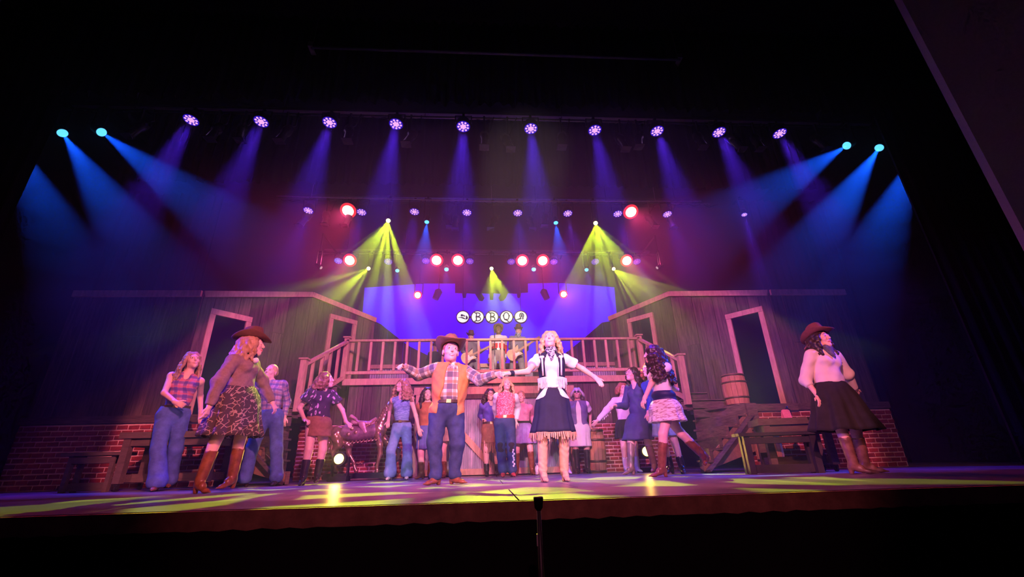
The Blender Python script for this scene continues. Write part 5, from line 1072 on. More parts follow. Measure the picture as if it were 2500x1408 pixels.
# ---- 11 blonde in red vest
r, f, b = person('blonde woman in pink red western vest, white sleeves and jeans below the joined hands', dict(Y=7.9, head=(1237, 938), neck=(1236, 961), pelvis=(1232, 1030), face=-2, look=(10, 8, 0), S=.98,
    arm_r=(1211, 995, 1, 1213, 1022, 1, .5, 0), arm_l=(1263, 995, 1, 1259, 1026, -1, .4, 0), leg_r=(1228, -.02, 0, -4, .7, .2), leg_l=(1250, .0, 0, 12, .7, .1), haircol='blonde', res=1.1, w=1.05, smile=1))
top(r, f, b, WHITE, sleeve='long', puff=.018, low=.06, cloth=False, name='white_blouse'); top(r, f, b, PRINT('red_embroidery', (.62, .10, .14), (.74, .45, .50), 42, .09), sleeve='none', e=.024, low=.05, name='red_vest')
pants(r, f, b, DENIM_D, flare=.03, knee=.008); belt(r, f, MAT('red_leather', (.65, .06, .03), .4), .085, .166, .128, .05); boots(r, f, MAT('red_boot_leather', (.5, .05, .05), .4), .3)
hair(r, f, HAIRS['blonde'], 'long', .22, .012, 15, .024, seed=5)
for s in 'rl':
    K, A = f.Kn[s], f.An[s]; c = K+(A-K)*.02; sculpt('knee_patch', r, [Cap(c-unit(A-K)*.03+f.HF*.022, c+unit(A-K)*.05+f.HF*.022, .066, .062, .02)], BLACKC, .011)
    if s == 'l':
        mm = M()
        for i in range(9):
            t = .15+.085*i; q = V(K+(A-K)*t+f.HF*.075+f.HR*-.03+f.HR*.012*math.sin(i*2.4)); mm.lathe([(0, .022), (.014, .012), (.018, 0), (.014, -.012), (0, -.022)], 8, None, q)
        mm.build('white_lace', WHITE, r, kind='stuff')
# ---- 12 pink blouse
r, f, b = person('woman in pink blouse and ruffled lilac skirt behind the blonde woman', dict(Y=8.8, head=(1272, 969), neck=(1274, 988), pelvis=(1275, 1043), face=-4, look=(-8, 4, 0), S=.97,
    arm_r=(1256, 1016, 1, 1268, 1038, -1, .4, 0, (1278, 1046, -1)), arm_l=(1298, 1016, 1, 1304, 1036, -1, .8, 0), leg_r=(1261, .1, 0, -12, .6, .1), leg_l=(1299, -.05, .0, 14, .7, .2), haircol='light_brown', res=1.25))
top(r, f, b, MAT('pink_cloth', (.68, .30, .42), .85), sleeve='long', puff=.012, low=.05, cuff=.85, cloth=False, name='pink_blouse'); skirt(r, f, MAT('lilac_cloth', (.30, .20, .48), .85), .09, (1276, 1083, 0), rx=(.15, .27), ry=(.12, .2), pleats=12, amp=.016, name='lilac_skirt'); belt(r, f, BLACKC, .085, .155, .125, .06, False)
boots(r, f, LEATHER, .85); hair(r, f, HAIRS['light_brown'], 'bun'); cuff_ring(r, f, 'r', BLACKC)
# ---- 13 hidden behind the lead woman
r, f, b = person('woman in white shirt and white shoes almost hidden behind the long navy skirt', dict(Y=8.6, head=(1346, 975), neck=(1346, 995), pelvis=(1348, 1050), face=0, S=.95,
    arm_r=(1320, 1012, 1, 1313, 1034, -1, .5, 0), arm_l=(1372, 1016, 1, 1378, 1040, -1, .5, 0), leg_r=(1312, -.05, 0, -10, .5, .3), leg_l=(1386, 0, 0, 10, .5, .3), haircol='brown', res=1.5))
top(r, f, b, WHITE, sleeve='half', puff=.015, low=.03, cloth=False); pants(r, f, b, DENIM_D); boots(r, f, WHITEB, .28, name='white_shoe'); hair(r, f, HAIRS['brown'], 'bob', .14, .006, 13, .026)
# ---- 14 vest and white skirt
r, f, b = person('grey haired woman with sunglasses in lavender vest, white skirt and brown boots', dict(Y=8.8, head=(1409, 961), neck=(1410, 981), pelvis=(1415, 1042), face=-10, look=(-16, 14, 0), S=.98, w=1.08,
    arm_r=(1389, 1014, 1, 1392, 1040, -1, .4, 0), arm_l=(1441, 1012, 1, 1441, 1041, -1, .4, 0), leg_r=(1410, -.05, 0, -6, .4, .1), leg_l=(1434, 0, 0, 10, .4, .1), haircol='grey', res=1.2, skin='tan', smile=1))
top(r, f, b, WHITE, sleeve='short', low=.0, puff=.01, cloth=False, name='white_tee'); top(r, f, b, MAT('lavender_denim', (.16, .13, .30), .85, var=.2), sleeve='none', e=.032, low=-.10, open_front=((-.7, 1.3, .055),), cloth=False, name='vest')
skirt(r, f, WHITE, .06, (1415, 1090, 0), rx=(.16, .24), ry=(.13, .19), pleats=8, amp=.010, name='white_skirt'); boots(r, f, LEATHER_D, .95); hair(r, f, HAIRS['grey'], 'bob', .10, .006, 13, .024); glasses(r, f, BLACK, True)
# ---- 15 auburn, white blouse
r, f, b = person('auburn haired woman in white blouse and black skirt pointing down to the left', dict(Y=8.4, head=(1520, 950), neck=(1520, 971), pelvis=(1527, 1036), face=0, look=(4, 0, 4), S=.97,
    arm_r=(1482, 1000, -1, 1459, 1026, -1, .25, 0), arm_l=(1545, 1003, 1, 1552, 1028, 1, .4, 0), leg_r=(1528, .1, 0, 4, .4, .1), leg_l=(1555, 0, 0, 8, .4, .1), haircol='auburn', res=1.2))
top(r, f, b, WHITE, sleeve='long', puff=.010, low=.04, cloth=False, name='white_blouse'); skirt(r, f, BLACKC, .09, (1526, 1070, 0), rx=(.15, .195), ry=(.12, .16), pleats=9, amp=.010, name='black_skirt'); boots(r, f, WHITEB, .5, name='white_boot'); hair(r, f, HAIRS['auburn'], 'bob', .13, .008, 15, .026)
fringe(r, [f.El['r']+(f.Wr['r']-f.El['r'])*t-np.array([0, 0, .04]) for t in np.linspace(-.5, .5, 12)], WHITE, .06)
# ---- 16 navy jacket
r, f, b = person('woman with glasses and dark hair in navy jacket and skirt turned to the left', dict(Y=7.3, head=(1542, 914), neck=(1554, 938), pelvis=(1561, 1018), face=-50, look=(-64, 12, 4), S=1.0, w=1.02,
    arm_r=(1526, 990, -1, 1503, 990, -1, .8, 0), arm_l=(1588, 990, 1, 1592, 1020, 1, .5, 0), leg_r=(1541, -.1, 0, -60, .8, .1), leg_l=(1597, .15, .02, -35, .8, .1), haircol='dark', heel=.045))
JACK = MAT('navy_jacket_cloth', (.05, .05, .17), .8, var=.2); top(r, f, b, JACK, sleeve='long', low=-.02, puff=.012, vneck=.15, cuff=.9, cloth=False, name='jacket', flow=.008); skirt(r, f, JACK, .06, (1557, 1074, 0), rx=(.16, .27), ry=(.13, .22), pleats=6, amp=.014, name='navy_skirt')
boots(r, f, MAT('grey_brown_leather', (.24, .16, .15), .35, var=.3), .9); hair(r, f, HAIRS['dark'], 'long', .26, .010, 15, .026, lean=(.25, 0, 0)); glasses(r, f, MAT('white_frame', (.7, .7, .75), .3))
# ---- 17 light blue skirt, hidden behind the dark haired dancer
r, f, b = person('woman in blue jacket and pale blue skirt with pinkish hair behind the dark haired dancer', dict(Y=6.9, head=(1583, 903), neck=(1592, 927), pelvis=(1622, 1010), face=-55, look=(-70, 4, 0), S=.99,
    arm_r=(1588, 980, -1, 1583, 1007, -1, .7, 0), arm_l=(1640, 975, 1, 1640, 1005, 1, .5, 0), leg_r=(1637, .1, 0, -55, .8, .1), leg_l=(1664, -.1, .0, -15, .8, .1), haircol='auburn', heel=.045, res=1.15))
top(r, f, b, MAT('bright_blue_cloth', (.03, .06, .42), .8), sleeve='long', low=.03, cloth=False, name='blue_jacket'); skirt(r, f, MAT('pale_blue_cloth', (.30, .45, .80), .8), .07, (1632, 1064, 0), rx=(.15, .25), ry=(.12, .2), pleats=8, amp=.014, name='pale_blue_skirt'); boots(r, f, LEATHER_D, .36, name='ankle_boot'); hair(r, f, HAIRS['auburn'], 'curly', .16, .016, 15, .028)
# ---- 18 dark haired dancer stepping left
r, f, b = person('dancer with long black curls, white top, navy belt, lace skirt and brown boots', dict(Y=5.9, head=(1592, 866), neck=(1606, 893), pelvis=(1622, 985), face=-72, hip=-62, look=(-102, 0, -4), S=1.0,
    arm_l=(1590, 936, -1, 1574, 972, -1, .6, 0), arm_r=(1636, 940, 1, 1648, 950, 1, .6, 0), leg_l=(1617, -.08, .0, -78, 1, .0), leg_r=(1722, .12, .10, -40, 1.2, .0, 1.05), pitch_r=-62, haircol='dark', heel=.04, smile=0))
top(r, f, b, WHITE, sleeve='short', low=.10, puff=.004, vneck=.03, cloth=False, name='white_top')
NB = MAT('navy_corset', (.014, .018, .09), .6); skirt(r, f, NB, .165, (1625, 982, 0), rx=(.135, .17), ry=(.11, .135), pleats=2, amp=.002, name='wide_belt', bias=1)
skirt(r, f, PRINT('lace_tiers', (.78, .72, .68), (.40, .28, .26), 22, .10, stretch=(.5, 2.6, 1)), .045, (1630, 1030, 0), rx=(.165, .255), ry=(.13, .215), pleats=10, amp=.012, name='lace_skirt')
boots(r, f, LEATHER, .74); hair(r, f, HAIRS['dark'], 'curly', .42, .024, 23, .034, spread=1.1, turns=9, lean=(.12, 0, 0), vol=.014, cover=1)
# ---- 19 woman in hat at the right
r, f, b = person('woman in reddish hat, puffed white blouse, bandana and wide black skirt, furthest right', dict(hs=1.08, bz=.012, Y=5.1, head=(2004, 830), neck=(2007, 856), pelvis=(2030, 950), face=6, look=(16, 10, 4), w=1.05, stilt=-2,
    arm_r=(1966, 928, 1, 1997, 966, -1, .5, 0, (2006, 985, -1)), arm_l=(2069, 914, 1, 2087, 950, 1, .5, 0), leg_r=(2082, -.10, 0, 50, .5, .2), leg_l=(2110, .1, 0, 64, .5, .2), haircol='dark', smile=0, heel=.035, shw=.172))
top(r, f, b, MAT('cream_cloth', (.80, .70, .62), .85, var=.06), sleeve='long', puff=.017, low=.06, cuff=.34, cloth=False, name='blouse', flow=.01, amp=.006)
skirt(r, f, BLACKC, .10, (2068, 1051, 0), rx=(.15, .40), ry=(.12, .30), pleats=8, amp=.030, name='black_skirt', hem_tilt=(.0, 0), bias=.95)
boots(r, f, MAT('worn_brown_leather', (.17, .085, .06), .4, var=.5), .68); hat(r, f, FELT_R, tilt=8, brim=.175, curl=.05, crown=.12); hair(r, f, HAIRS['dark'], 'long', .30, .014, 17, .026, turns=6); bandana(r, f, MAT('grey_bandana', (.10, .10, .13), .85, var=.5, scale=40), .09)
sculpt('sleeve_cuff', r, [Cap(f.El['l']+(f.Wr['l']-f.El['l'])*.25, f.El['l']+(f.Wr['l']-f.El['l'])*.85, .055, .045, .02)], MATS['cream_cloth'], .011)
# ================================================================== MUSICIANS ON THE BALCONY
G = DZ
def guitar(label, f, c, neck_to, mat):
    c = V(c); t = V(neck_to); ax = (t-c).normalized(); fr = V((0, -1, .1)).normalized(); fr = (fr-ax*fr.dot(ax)).normalized(); up = fr.cross(ax); g = empty('electric_guitar', c, label, 'guitar'); WORLD[g.name] = c
    body = [(-.22, .0), (-.20, .10), (-.12, .16), (-.03, .13), (.03, .10), (.10, .13), (.17, .15), (.14, .08), (.10, .0), (.15, -.08), (.17, -.13), (.10, -.12), (.02, -.10), (-.05, -.14), (-.13, -.16), (-.20, -.10)]
    for _ in range(2): body = [(p_[0]*w_+q_[0]*(1-w_), p_[1]*w_+q_[1]*(1-w_)) for p_, q_ in zip(body, body[1:]+body[:1]) for w_ in (.75, .25)]
    m = M(); m.prism([(x, y) for x, y in body], c, ax, up, fr, .045); m.build('body', mat, g)
    m = M(); m.prism([(-.10, -.06), (-.02, -.10), (.10, -.09), (.09, .0), (-.02, .05)], c+fr*.046, ax, up, fr, .004); m.build('pickguard', MAT('pickguard_white', (.75, .72, .68), .4), g)
    m = M(); m.bar(c+ax*.02+fr*.052, c+ax*.60+fr*.052, .05, .02, up=fr); m.build('neck', MAT('maple_neck', (.40, .24, .12), .5), g)
    m = M(); m.bar(c+ax*.60+fr*.045, c+ax*.76+fr*.045, .075, .018, up=fr); m.build('headstock', MAT('maple_neck', (.40, .24, .12), .5), g)
    m = M(); m.tube([c-ax*.2+fr*.0, V(f.N+f.F*.10-f.T*.2), V(f.N-f.R*.07+f.T*.03), V(f.N-f.F*.1-f.T*.2)], .014, 6); m.build('strap', BELTM, g)
r, f, b = person('guitarist in dark hat and grey shirt at the left on the balcony', dict(Y=11.5, ground=G, head=(1150, 822), neck=(1149, 834), pelvis=(1155, 879), face=14, look=(10, -8, 0), fem=0, S=.93, smile=0, res=1.35, skin='tan',
    arm_r=(1130, 857, 1, 1143, 868, -1, 1.0, 0), arm_l=(1172, 858, 1, 1184, 852, -1, 1.0, 0), leg_r=(1142, 0, 0, -20, .6, .4), leg_l=(1172, .1, 0, 30, .6, .4), haircol='dark'))
top(r, f, b, MAT('grey_shirt_cloth', (.20, .18, .17), .85), sleeve='long', low=-.06, cloth=False, h=.015); pants(r, f, b, MAT('grey_trousers', (.22, .20, .19), .85), h=.015, name='trousers'); boots(r, f, LEATHER_D, .3, h=.013); hat(r, f, FELT, brim=.17); hair(r, f, HAIRS['dark'], 'short', vol=-.004)
guitar('cream electric bass guitar held by the balcony guitarist on the left', f, at(1146, 871, 11.26), at(1187, 851, 11.2), MAT('cream_guitar', (.72, .50, .26), .35))
r, f, b = person('singer in tan hat and red and white western shirt at the balcony centre', dict(Y=11.2, ground=G, head=(1217, 806), neck=(1217, 820), pelvis=(1216, 862), face=0, look=(0, 0, 0), fem=0, smile=0, skin='brown', res=1.25,
    arm_r=(1199, 848, 1, 1196, 872, -1, .5, 0), arm_l=(1233, 848, 1, 1233, 871, -1, .5, 0), leg_r=(1203, 0, 0, -10, .5, .3), leg_l=(1226, 0, 0, 10, .5, .3), haircol='dark'))
RW, nt, B_ = newmat('red_white_western'); ge = nt.nodes.new('ShaderNodeTexCoord'); sx = nt.nodes.new('ShaderNodeSeparateXYZ'); nt.links.new(ge.outputs['Object'], sx.inputs[0]); gt = nt.nodes.new('ShaderNodeMath'); gt.operation = 'GREATER_THAN'; nt.links.new(sx.outputs[2], gt.inputs[0]); gt.inputs[1].default_value = f.N[2]-G-.22
mx = nt.nodes.new('ShaderNodeMix'); mx.data_type = 'RGBA'; nt.links.new(gt.outputs[0], mx.inputs[0]); mx.inputs[6].default_value = (.72, .03, .035, 1); mx.inputs[7].default_value = (.80, .72, .66, 1); nt.links.new(mx.outputs[2], B_.inputs['Base Color']); B_.inputs['Roughness'].default_value = .8
top(r, f, b, RW, sleeve='long', low=.02, cuff=.86, cloth=False, h=.014, name='western_shirt'); pants(r, f, b, MAT('stone_jeans', (.40, .31, .27), .85, var=.3), h=.014, flare=.01); belt(r, f, BELTM, .085, .172, .125, .035); boots(r, f, LEATHER, .3, h=.013); hat(r, f, FELT_T, tilt=36, brim=.165, up=.06)
for s in 'rl': cuff_ring(r, f, s, WHITE, 'white_cuff', .86, .045, .06)
m = M(); nb_ = V(f.N+f.F*.125*1.0); m.bar(nb_-V(f.T)*.03, V(f.P+f.T*.10+f.F*.135), .035, .012, up=(0, -1, 0)); m.build('white_placket', WHITE, r)
p = at(1208, 850, 11.0); mc = empty('microphone_stand', (p.x, 11.0, G), 'microphone on a thin straight stand before the balcony singer', 'microphone stand'); WORLD[mc.name] = V(mc.location)
zt = at(1208, 812, 11.0).z; m = M(); m.tube([(p.x, 11.0, G+.02), (p.x, 11.0, zt)], .011, 8); m.build('pole', MAT('chrome_pole', (.7, .68, .7), .25, 1.), mc); m = M(); m.lathe([(0, 0), (.13, 0), (.13, .02), (0, .03)], 16, None, (p.x, 11.0, G+.001)); m.build('base', BLACK, mc)
m = M(); m.tube([(p.x, 11.0, zt), (p.x, 11.06, zt+.06), (p.x, 11.07, zt+.10)], [.014, .018, .026], 10); m.build('microphone', BLACK, mc)
r, f, b = person('guitarist in dark hat and neckerchief on the right of the balcony', dict(Y=11.2, ground=G, head=(1266, 809), neck=(1264, 822), pelvis=(1262, 866), face=4, look=(-4, 0, 0), fem=0, smile=0, skin='tan', res=1.25,
    arm_r=(1246, 848, 1, 1255, 851, -1, 1.0, 0), arm_l=(1285, 852, 1, 1288, 843, -1, 1.2, 0), leg_r=(1251, 0, 0, -10, .5, .3), leg_l=(1275, 0, 0, 12, .5, .3), haircol='dark'))
top(r, f, b, MAT('slate_shirt_cloth', (.24, .23, .26), .85), sleeve='long', low=-.04, cloth=False, h=.014); pants(r, f, b, MAT('grey_trousers', (.22, .2, .19), .85), h=.014, flare=.01, name='trousers'); boots(r, f, LEATHER_D, .3, h=.013); hat(r, f, FELT, brim=.150, crown=.12); hair(r, f, HAIRS['dark'], 'short', vol=-.004); bandana(r, f, MATS['paisley_bandana'], .08)
guitar('cream electric guitar held by the balcony guitarist on the right', f, at(1258, 862, 10.98), at(1288, 843, 10.9), MAT('cream_guitar', (.72, .50, .26), .35))
# drummer in the shadow
r, f, b = person('musician in dark hat and dark shirt in shadow behind the rail, furthest left', dict(Y=11.45, ground=G, head=(1063, 848), neck=(1062, 860), pelvis=(1062, 890), face=25, look=(30, -10, 0), fem=0, smile=0, skin='tan', res=1.5, S=.80,
    arm_r=(1046, 877, 1, 1060, 884, -1, .9, 0), arm_l=(1079, 877, 1, 1082, 884, -1, .9, 0), leg_r=(1055, -.35, 0, -10, .8, .3), leg_l=(1072, -.3, 0, 12, .8, .3), haircol='dark'))
top(r, f, b, BLACKC, sleeve='long', low=-.04, cloth=False, h=.016); pants(r, f, b, BLACKC, h=.016, name='trousers'); boots(r, f, LEATHER_D, .3, h=.014); hat(r, f, FELT, brim=.150)
# ================================================================== PROPS
BARRELW = MAT('barrel_oak', (.50, .24, .115), .7, var=.25, scale=5, bump=.1, stretch=(5, 5, .8), island=.14); HOOP = MAT('barrel_hoop', (.16, .09, .06), .45, .7)
def barrel(c, r, h, label, rz=0, lid=True):
    c = V(c); t = empty('barrel', c, label, 'barrel', 'wooden barrels'); WORLD[t.name] = c; n = 16
    pr = lambda q: r*(.82+.18*math.sin(math.pi*(.06+.88*q)))
    for k in range(n):
        a0, a1 = 2*math.pi*k/n+.012+rz, 2*math.pi*(k+1)/n-.012+rz; m = M(); o = random.uniform(-.003, .003); vs = []
        for i in range(7):
            q = i/6
            for a, rr in ((a0, pr(q)+o), (a1, pr(q)+o), (a1, pr(q)-.02), (a0, pr(q)-.02)): vs.append(c+V((rr*math.cos(a), rr*math.sin(a), h*q)))
        fs = [(i*4+j, i*4+(j+1) % 4, i*4+4+(j+1) % 4, i*4+4+j) for i in range(6) for j in range(4)]+[(3, 2, 1, 0), (24, 25, 26, 27)]
        m.add(vs, fs); m.build('stave', BARRELW, t)
    for q in (.04, .26, .74, .96):
        m = M(); m.lathe([(pr(q-.02)+.001, h*(q-.025)), (pr(q-.02)+.008, h*(q-.025)), (pr(q+.02)+.008, h*(q+.025)), (pr(q+.02)+.001, h*(q+.025))], 32, None, c); m.build('hoop', HOOP, t)
    m = M(); m.lathe([(0, h*.955), (pr(.95)-.015, h*.955), (pr(.95)-.015, h*.925), (0, h*.925)], 28, None, c, False); m.build('lid', BARRELW, t)
p = at(1806, 980, 7.62); barrel((p.x, 7.68, PZ), .21, .56, 'light oak barrel standing on the right brick platform')
p = at(1459, 1152, 8.95); barrel((p.x, 8.95, 0), .195, .80, 'dim barrel standing on the floor beside the corrugated doors')
p = at(1890, 1150, 6.85); barrel((p.x, 6.85, 0), .19, .62, 'barrel standing behind the right picnic table and bench')
TABLEM = WOOD_TABLE; BENCHM = MAT('black_bench_wood', (.035, .03, .03), .5, var=.3, scale=6)
def caster(parent, p):
    p = V(p); m = M(); m.tube([p+V((-.012, 0, .035)), p+V((.012, 0, .035))], .034, 14, smooth=False); m.box(p+V((0, 0, .075)), (.045, .045, .02)); m.box(p+V((.018, 0, .055)), (.006, .03, .05)); m.box(p+V((-.018, 0, .055)), (.006, .03, .05)); return m.build('caster', RUBBER, parent)
def table(name, c, L, Dp, h, ang, label, cat, planks=4, th=.05, cast=True, legw=.085, lowrail=True, group=None, TABLEM=WOOD_TABLE):
    c = V(c); t = empty(name, c, label, cat, group); WORLD[t.name] = c; R = Matrix.Rotation(math.radians(ang), 3, 'Z'); X = R@V((1, 0, 0)); Yv = R@V((0, 1, 0)); Zv = V((0, 0, 1)); z0 = .09 if cast else 0
    for k in range(planks):
        y = -Dp/2+Dp*(k+.5)/planks; m = M(); m.box(c+Yv*y+Zv*(h-th/2), (L+random.uniform(-.01, .01), Dp/planks-.006, th), R); m.build('top_plank', TABLEM, t)
    for sx in (-1, 1):
        for sy in (-1, 1):
            q = c+X*sx*(L/2-.10)+Yv*sy*(Dp/2-.07); m = M(); m.box(q+Zv*((h-th+z0)/2), (legw, legw, h-th-z0), R); m.build('leg', TABLEM, t)
            if cast: caster(t, q)
        m = M(); m.box(c+X*sx*(L/2-.10)+Zv*(h-th-.05), (.05, Dp-.14, .10), R); m.build('end_rail', TABLEM, t)
        if lowrail: m = M(); m.box(c+X*sx*(L/2-.10)+Zv*(z0+.06), (.045, Dp-.14, .09), R); m.build('lower_rail', TABLEM, t)
    for sy in (-1, 1): m = M(); m.box(c+Yv*sy*(Dp/2-.07)+Zv*(h-th-.055), (L-.2, .04, .075), R); m.build('apron', TABLEM, t)
    if lowrail: m = M(); m.box(c+Zv*(z0+.06), (L-.2, .05, .10), R); m.build('stretcher', TABLEM, t)
    return t
a, b_ = at(303, 1056, 6.25), at(548, 1056, 6.25)
table('picnic_table', ((a.x+b_.x)/2, 6.45, 0), b_.x-a.x, .55, .70, 0, 'dark wooden table on casters behind the two women on the left', 'table', th=.075, group='set tables')
a, b_ = at(150, 1100, 6.3), at(292, 1100, 6.3)
table('bench', ((a.x+b_.x)/2+.05, 6.4, 0), b_.x-a.x, .30, .47, 0, 'dark low bench at the far left of the stage beside the table', 'bench', planks=2, th=.04, cast=False, legw=.05, group='set benches')
a, b_ = at(1836, 1030, 6.35), at(1990, 1012, 6.05)
table('picnic_table', ((a.x+b_.x)/2+.12, 6.28, 0), .95, .5, .70, -14, 'dark wooden table on casters at the right with a pink card on it', 'table', th=.085, group='set tables')
a, b_ = at(1800, 1068, 5.95), at(1990, 1055, 5.75)
table('bench', ((a.x+b_.x)/2, 5.86, 0), 1.0, .28, .50, -12, 'black wooden bench standing in front of the right table', 'bench', planks=2, th=.04, cast=False, legw=.075, group='set benches', TABLEM=BENCHM)
CARD = MAT('pink_card', (.75, .22, .30), .7, var=.15, scale=40)
p = at(1922, 1008, 6.2); m = M(); R = Matrix.Rotation(math.radians(-10), 3, 'Z'); pp = V((p.x, 6.2, .703))
m.prism([(-.055, 0), (.055, 0), (.055, .115), (.035, .13), (-.035, .13), (-.055, .115)], pp, R@V((1, 0, 0)), V((0, .22, 1)).normalized(), R@V((0, 1, 0)), .004); m.prism([(-.055, 0), (.055, 0), (.05, .12), (-.05, .12)], pp+V((0, .07, 0)), R@V((1, 0, 0)), V((0, -.25, 1)).normalized(), R@V((0, 1, 0)), .004)
tag(m.build('menu_card', CARD), 'pink folded menu card standing on the right table', 'card')
m = M(); m.lathe([(0, 0), (.045, .0), (.045, .10), (.04, .13), (.016, .155), (.016, .18), (0, .18)], 16, None, (p.x+.10, 6.33, .703)); tag(m.build('bottle', MAT('dark_bottle', (.02, .02, .03), .2)), 'dark bottle standing behind the pink card on the right table', 'bottle')
# post in the dark in front of the stage
pt = at(1314, 1214, 2.35); t = empty('microphone_post', (pt.x, 2.35, -1.12), 'thin dark post with a pale cap standing before the stage edge', 'post'); WORLD[t.name] = V(t.location)
PM = MAT('post_metal', (.10, .08, .09), .4, .3)
m = M(); m.tube([(pt.x, 2.35, -1.10), (pt.x, 2.35, -.5), (pt.x, 2.35, pt.z-.05)], [.017, .016, .010], 10); m.build('pole', PM, t)
m = M(); m.lathe([(.008, -.06), (.020, -.045), (.024, -.006), (.024, .0), (0, .0)], 16, None, (pt.x, 2.35, pt.z)); m.build('head', BLACK, t)
m = M(); m.lathe([(0, .006), (.022, .004), (.0235, 0), (0, 0)], 16, None, (pt.x, 2.35, pt.z)); m.build('cap', MAT('pale_cap', (.7, .6, .6), .5), t)
m = M(); m.box((pt.x-.014, 2.34, pt.z-.18), (.006, .012, .05)); m.build('clip', MAT('pale_cap', (.7, .6, .6), .5), t)
m = M(); m.lathe([(0, 0), (.12, 0), (.12, .02), (0, .035)], 20, None, (pt.x, 2.35, -1.118)); m.build('base', PM, t)
# ------------------------------------------------------------------ carousel horse
BRONZE = MAT('bronze_paint', (.42, .23, .15), .24, .65, var=.45, scale=9, bump=.1); GOLD = MAT('gold_highlight', (.62, .38, .22), .3, .8, var=.3, scale=20); SADDLE = MAT('rose_saddle', (.55, .30, .30), .35, .3, var=.3, scale=10); BLANKET = MAT('dusky_blanket', (.22, .12, .13), .5, .3, var=.4, scale=18)
HY = 8.45; q = lambda px, py, dy=0: vec(at(px, py, HY+dy))
hb = V((float(q(872, 1170)[0]), HY, 0)); hr = empty('carousel_horse', hb, 'bronze carousel horse with saddle on a black wheeled base', 'carousel horse'); WORLD[hr.name] = hb
rump, mid, chest = q(825, 1056), q(872, 1060), q(926, 1050); nb_, nm, poll, muz = q(930, 1040), q(944, 1004), q(956, 990), q(972, 1028)
pr = [Cap(rump, mid, .125, .118, .05), Cap(mid, chest, .118, .130, .05), Cap(chest+np.array([0, 0, .02]), nm, .115, .080, .05), Cap(nm, poll, .080, .062, .03), Cap(poll, muz, .062, .034, .03), Cap(muz, muz+unit(muz-poll)*.02, .036, .032, .02), Cap(poll+np.array([.0, .03, .04]), poll+np.array([-.01, .035, .10]), .018, .006, .01), Cap(poll+np.array([.0, -.03, .04]), poll+np.array([-.01, -.035, .10]), .018, .006, .01)]
def hleg(pts, rs, hoof):
    out = [Cap(a_, b2, r1, r2, .02) for a_, b2, r1, r2 in zip(pts, pts[1:], rs, rs[1:])]; e = pts[-1]; out.append(Cap(e, e+np.array([hoof, 0, -.035]), .030, .040, .01)); return out
pr += hleg([rump+np.array([-.02, -.06, -.05]), q(826, 1085, -.06), q(812, 1102, -.06), q(818, 1128, -.06), q(817, 1146, -.06)], [.10, .075, .042, .030, .027], .015)
pr += hleg([rump+np.array([.05, .06, -.06]), q(852, 1088, .06), q(851, 1106, .06), q(864, 1130, .06), q(867, 1144, .06)], [.10, .07, .042, .030, .027], .02)
pr += hleg([chest+np.array([.0, -.06, -.08]), q(928, 1088, -.06), q(928, 1108, -.06), q(921, 1132, -.06), q(920, 1146, -.06)], [.075, .052, .042, .028, .026], .01)
pr += hleg([chest+np.array([.03, .06, -.08]), q(955, 1090, .06), q(974, 1098, .06), q(970, 1120, .06), q(962, 1134, .06)], [.075, .052, .042, .028, .026], -.02)
sculpt('body', hr, pr, BRONZE, .013, (), (), folds(.003, 60, 40))
m_ = [q(806, 1044), q(806, 1062), q(811, 1082), q(806, 1104)]
for k, (dx, dy) in enumerate(((-.02, -.03), (.01, -.045), (-.03, .0), (.02, -.01))):
    pass
sculpt('tail', hr, [Cap(a_+np.array([dx*j, dy*(j+1)*.5, 0]), b2+np.array([dx*(j+1), dy*(j+2)*.5, 0]), .045-.008*j, .038-.009*j, .012) for dx, dy in ((-.02, -.03), (.012, -.04), (-.035, .0), (.02, .0)) for j, (a_, b2) in enumerate(zip(m_, m_[1:]))], BRONZE, .009)
ml = []
for i in range(10):
    t_ = i/9; base = chest*(1-t_)+poll*t_+np.array([-.085+.03*t_, 0, .075-.02*t_]); dr = np.array([.03, -.075, -.10])
    ml += [Cap(base, base+dr*.5+np.array([-.02, -.02, 0]), .026, .024, .006), Cap(base+dr*.5+np.array([-.02, -.02, 0]), base+dr*1.15, .024, .008, .006)]
sculpt('mane', hr, ml, GOLD, .008)
sculpt('blanket', hr, [Cap(q(842, 1054), mid, .138, .134, .03), Cap(mid, q(916, 1052), .134, .138, .03)], BLANKET, .011, (), [(q(880, 1078), np.array([.10, -.2, -1.])), (q(836, 1054), np.array([-1., 0, .35]))])
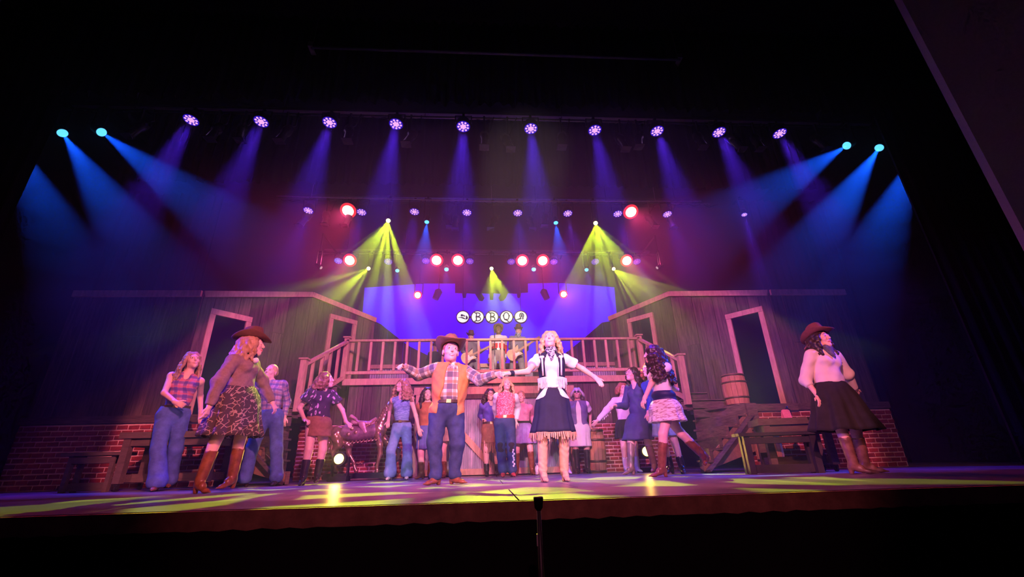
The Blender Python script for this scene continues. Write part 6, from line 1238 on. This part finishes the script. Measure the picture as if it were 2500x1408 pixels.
sculpt('saddle', hr, [Cap(q(868, 1032)+np.array([0, 0, .0]), q(904, 1034), .095, .095, .03, flat=(np.array([0, 0, 1.]), .5)), Cap(q(866, 1026), q(858, 1016), .055, .035, .03), Cap(q(908, 1030), q(917, 1022), .045, .028, .02), Cap(q(884, 1036, -.10), q(892, 1054, -.135), .060, .030, .03, flat=(np.array([0, 1., 0]), .4))], SADDLE, .009)
sculpt('saddle_rim', hr, [Cap(q(853, 1018, -.03), q(866, 1024, -.06), .014, .016, .01), Cap(q(866, 1024, -.06), q(886, 1044, -.115), .016, .014, .01), Cap(q(886, 1044, -.115), q(902, 1036, -.10), .014, .014, .01), Cap(q(902, 1036, -.1), q(918, 1020, -.03), .014, .012, .01)], GOLD, .007)
pts = [q(842+9*i, 1079-1.2*i, -.13+.0*i) for i in range(10)]; mm = M()
for p_, p2 in zip(pts, pts[1:]): mm.tube([V(p_), V(p_)*.5+V(p2)*.5+V((0, -.006, -.04)), V(p2)+V((.0, 0, -.015))], [.016, .013, .008], 7)
mm.build('blanket_fringe', GOLD, hr, kind='stuff')
for px, py in ((859, 1046), (868, 1055), (850, 1060)):
    mm = M(); mm.lathe([(0, .02), (.012, .018), (.016, .01), (.030, .012), (.036, 0)], 14, Matrix.Rotation(math.pi/2, 3, 'X'), V(q(px, py, -.135))); mm.build('rosette', GOLD, hr)
sculpt('bridle', hr, [Cap(poll+np.array([.03, -.05, -.02]), muz+np.array([-.02, -.035, .02]), .010, .009, .004), Cap(muz+np.array([-.01, -.04, .02]), muz+np.array([-.01, .04, .02]), .012, .012, .004), Cap(chest+np.array([.03, -.11, .05]), chest+np.array([.12, -.03, .0]), .018, .018, .01)], GOLD, .007)
m = M(); x0, x1 = q(796, 1170)[0], q(962, 1170)[0]; zt = float(q(880, 1154)[2]); m.box(((x0+x1)/2, HY, zt-.045), (x1-x0, .42, .09)); m.build('base', BLACK, hr)
for x in (x0+.08, x1-.08):
    for y in (-.15, .15):
        p_ = V((x, HY+y, 0)); mm = M(); mm.tube([p_+V((-.012, 0, .03)), p_+V((.012, 0, .03))], .028, 12, smooth=False); mm.box(p_+V((0, 0, .055+(zt-.15)*.5)), (.04, .04, max(.02, zt-.09-.045))); mm.build('caster', RUBBER, hr)
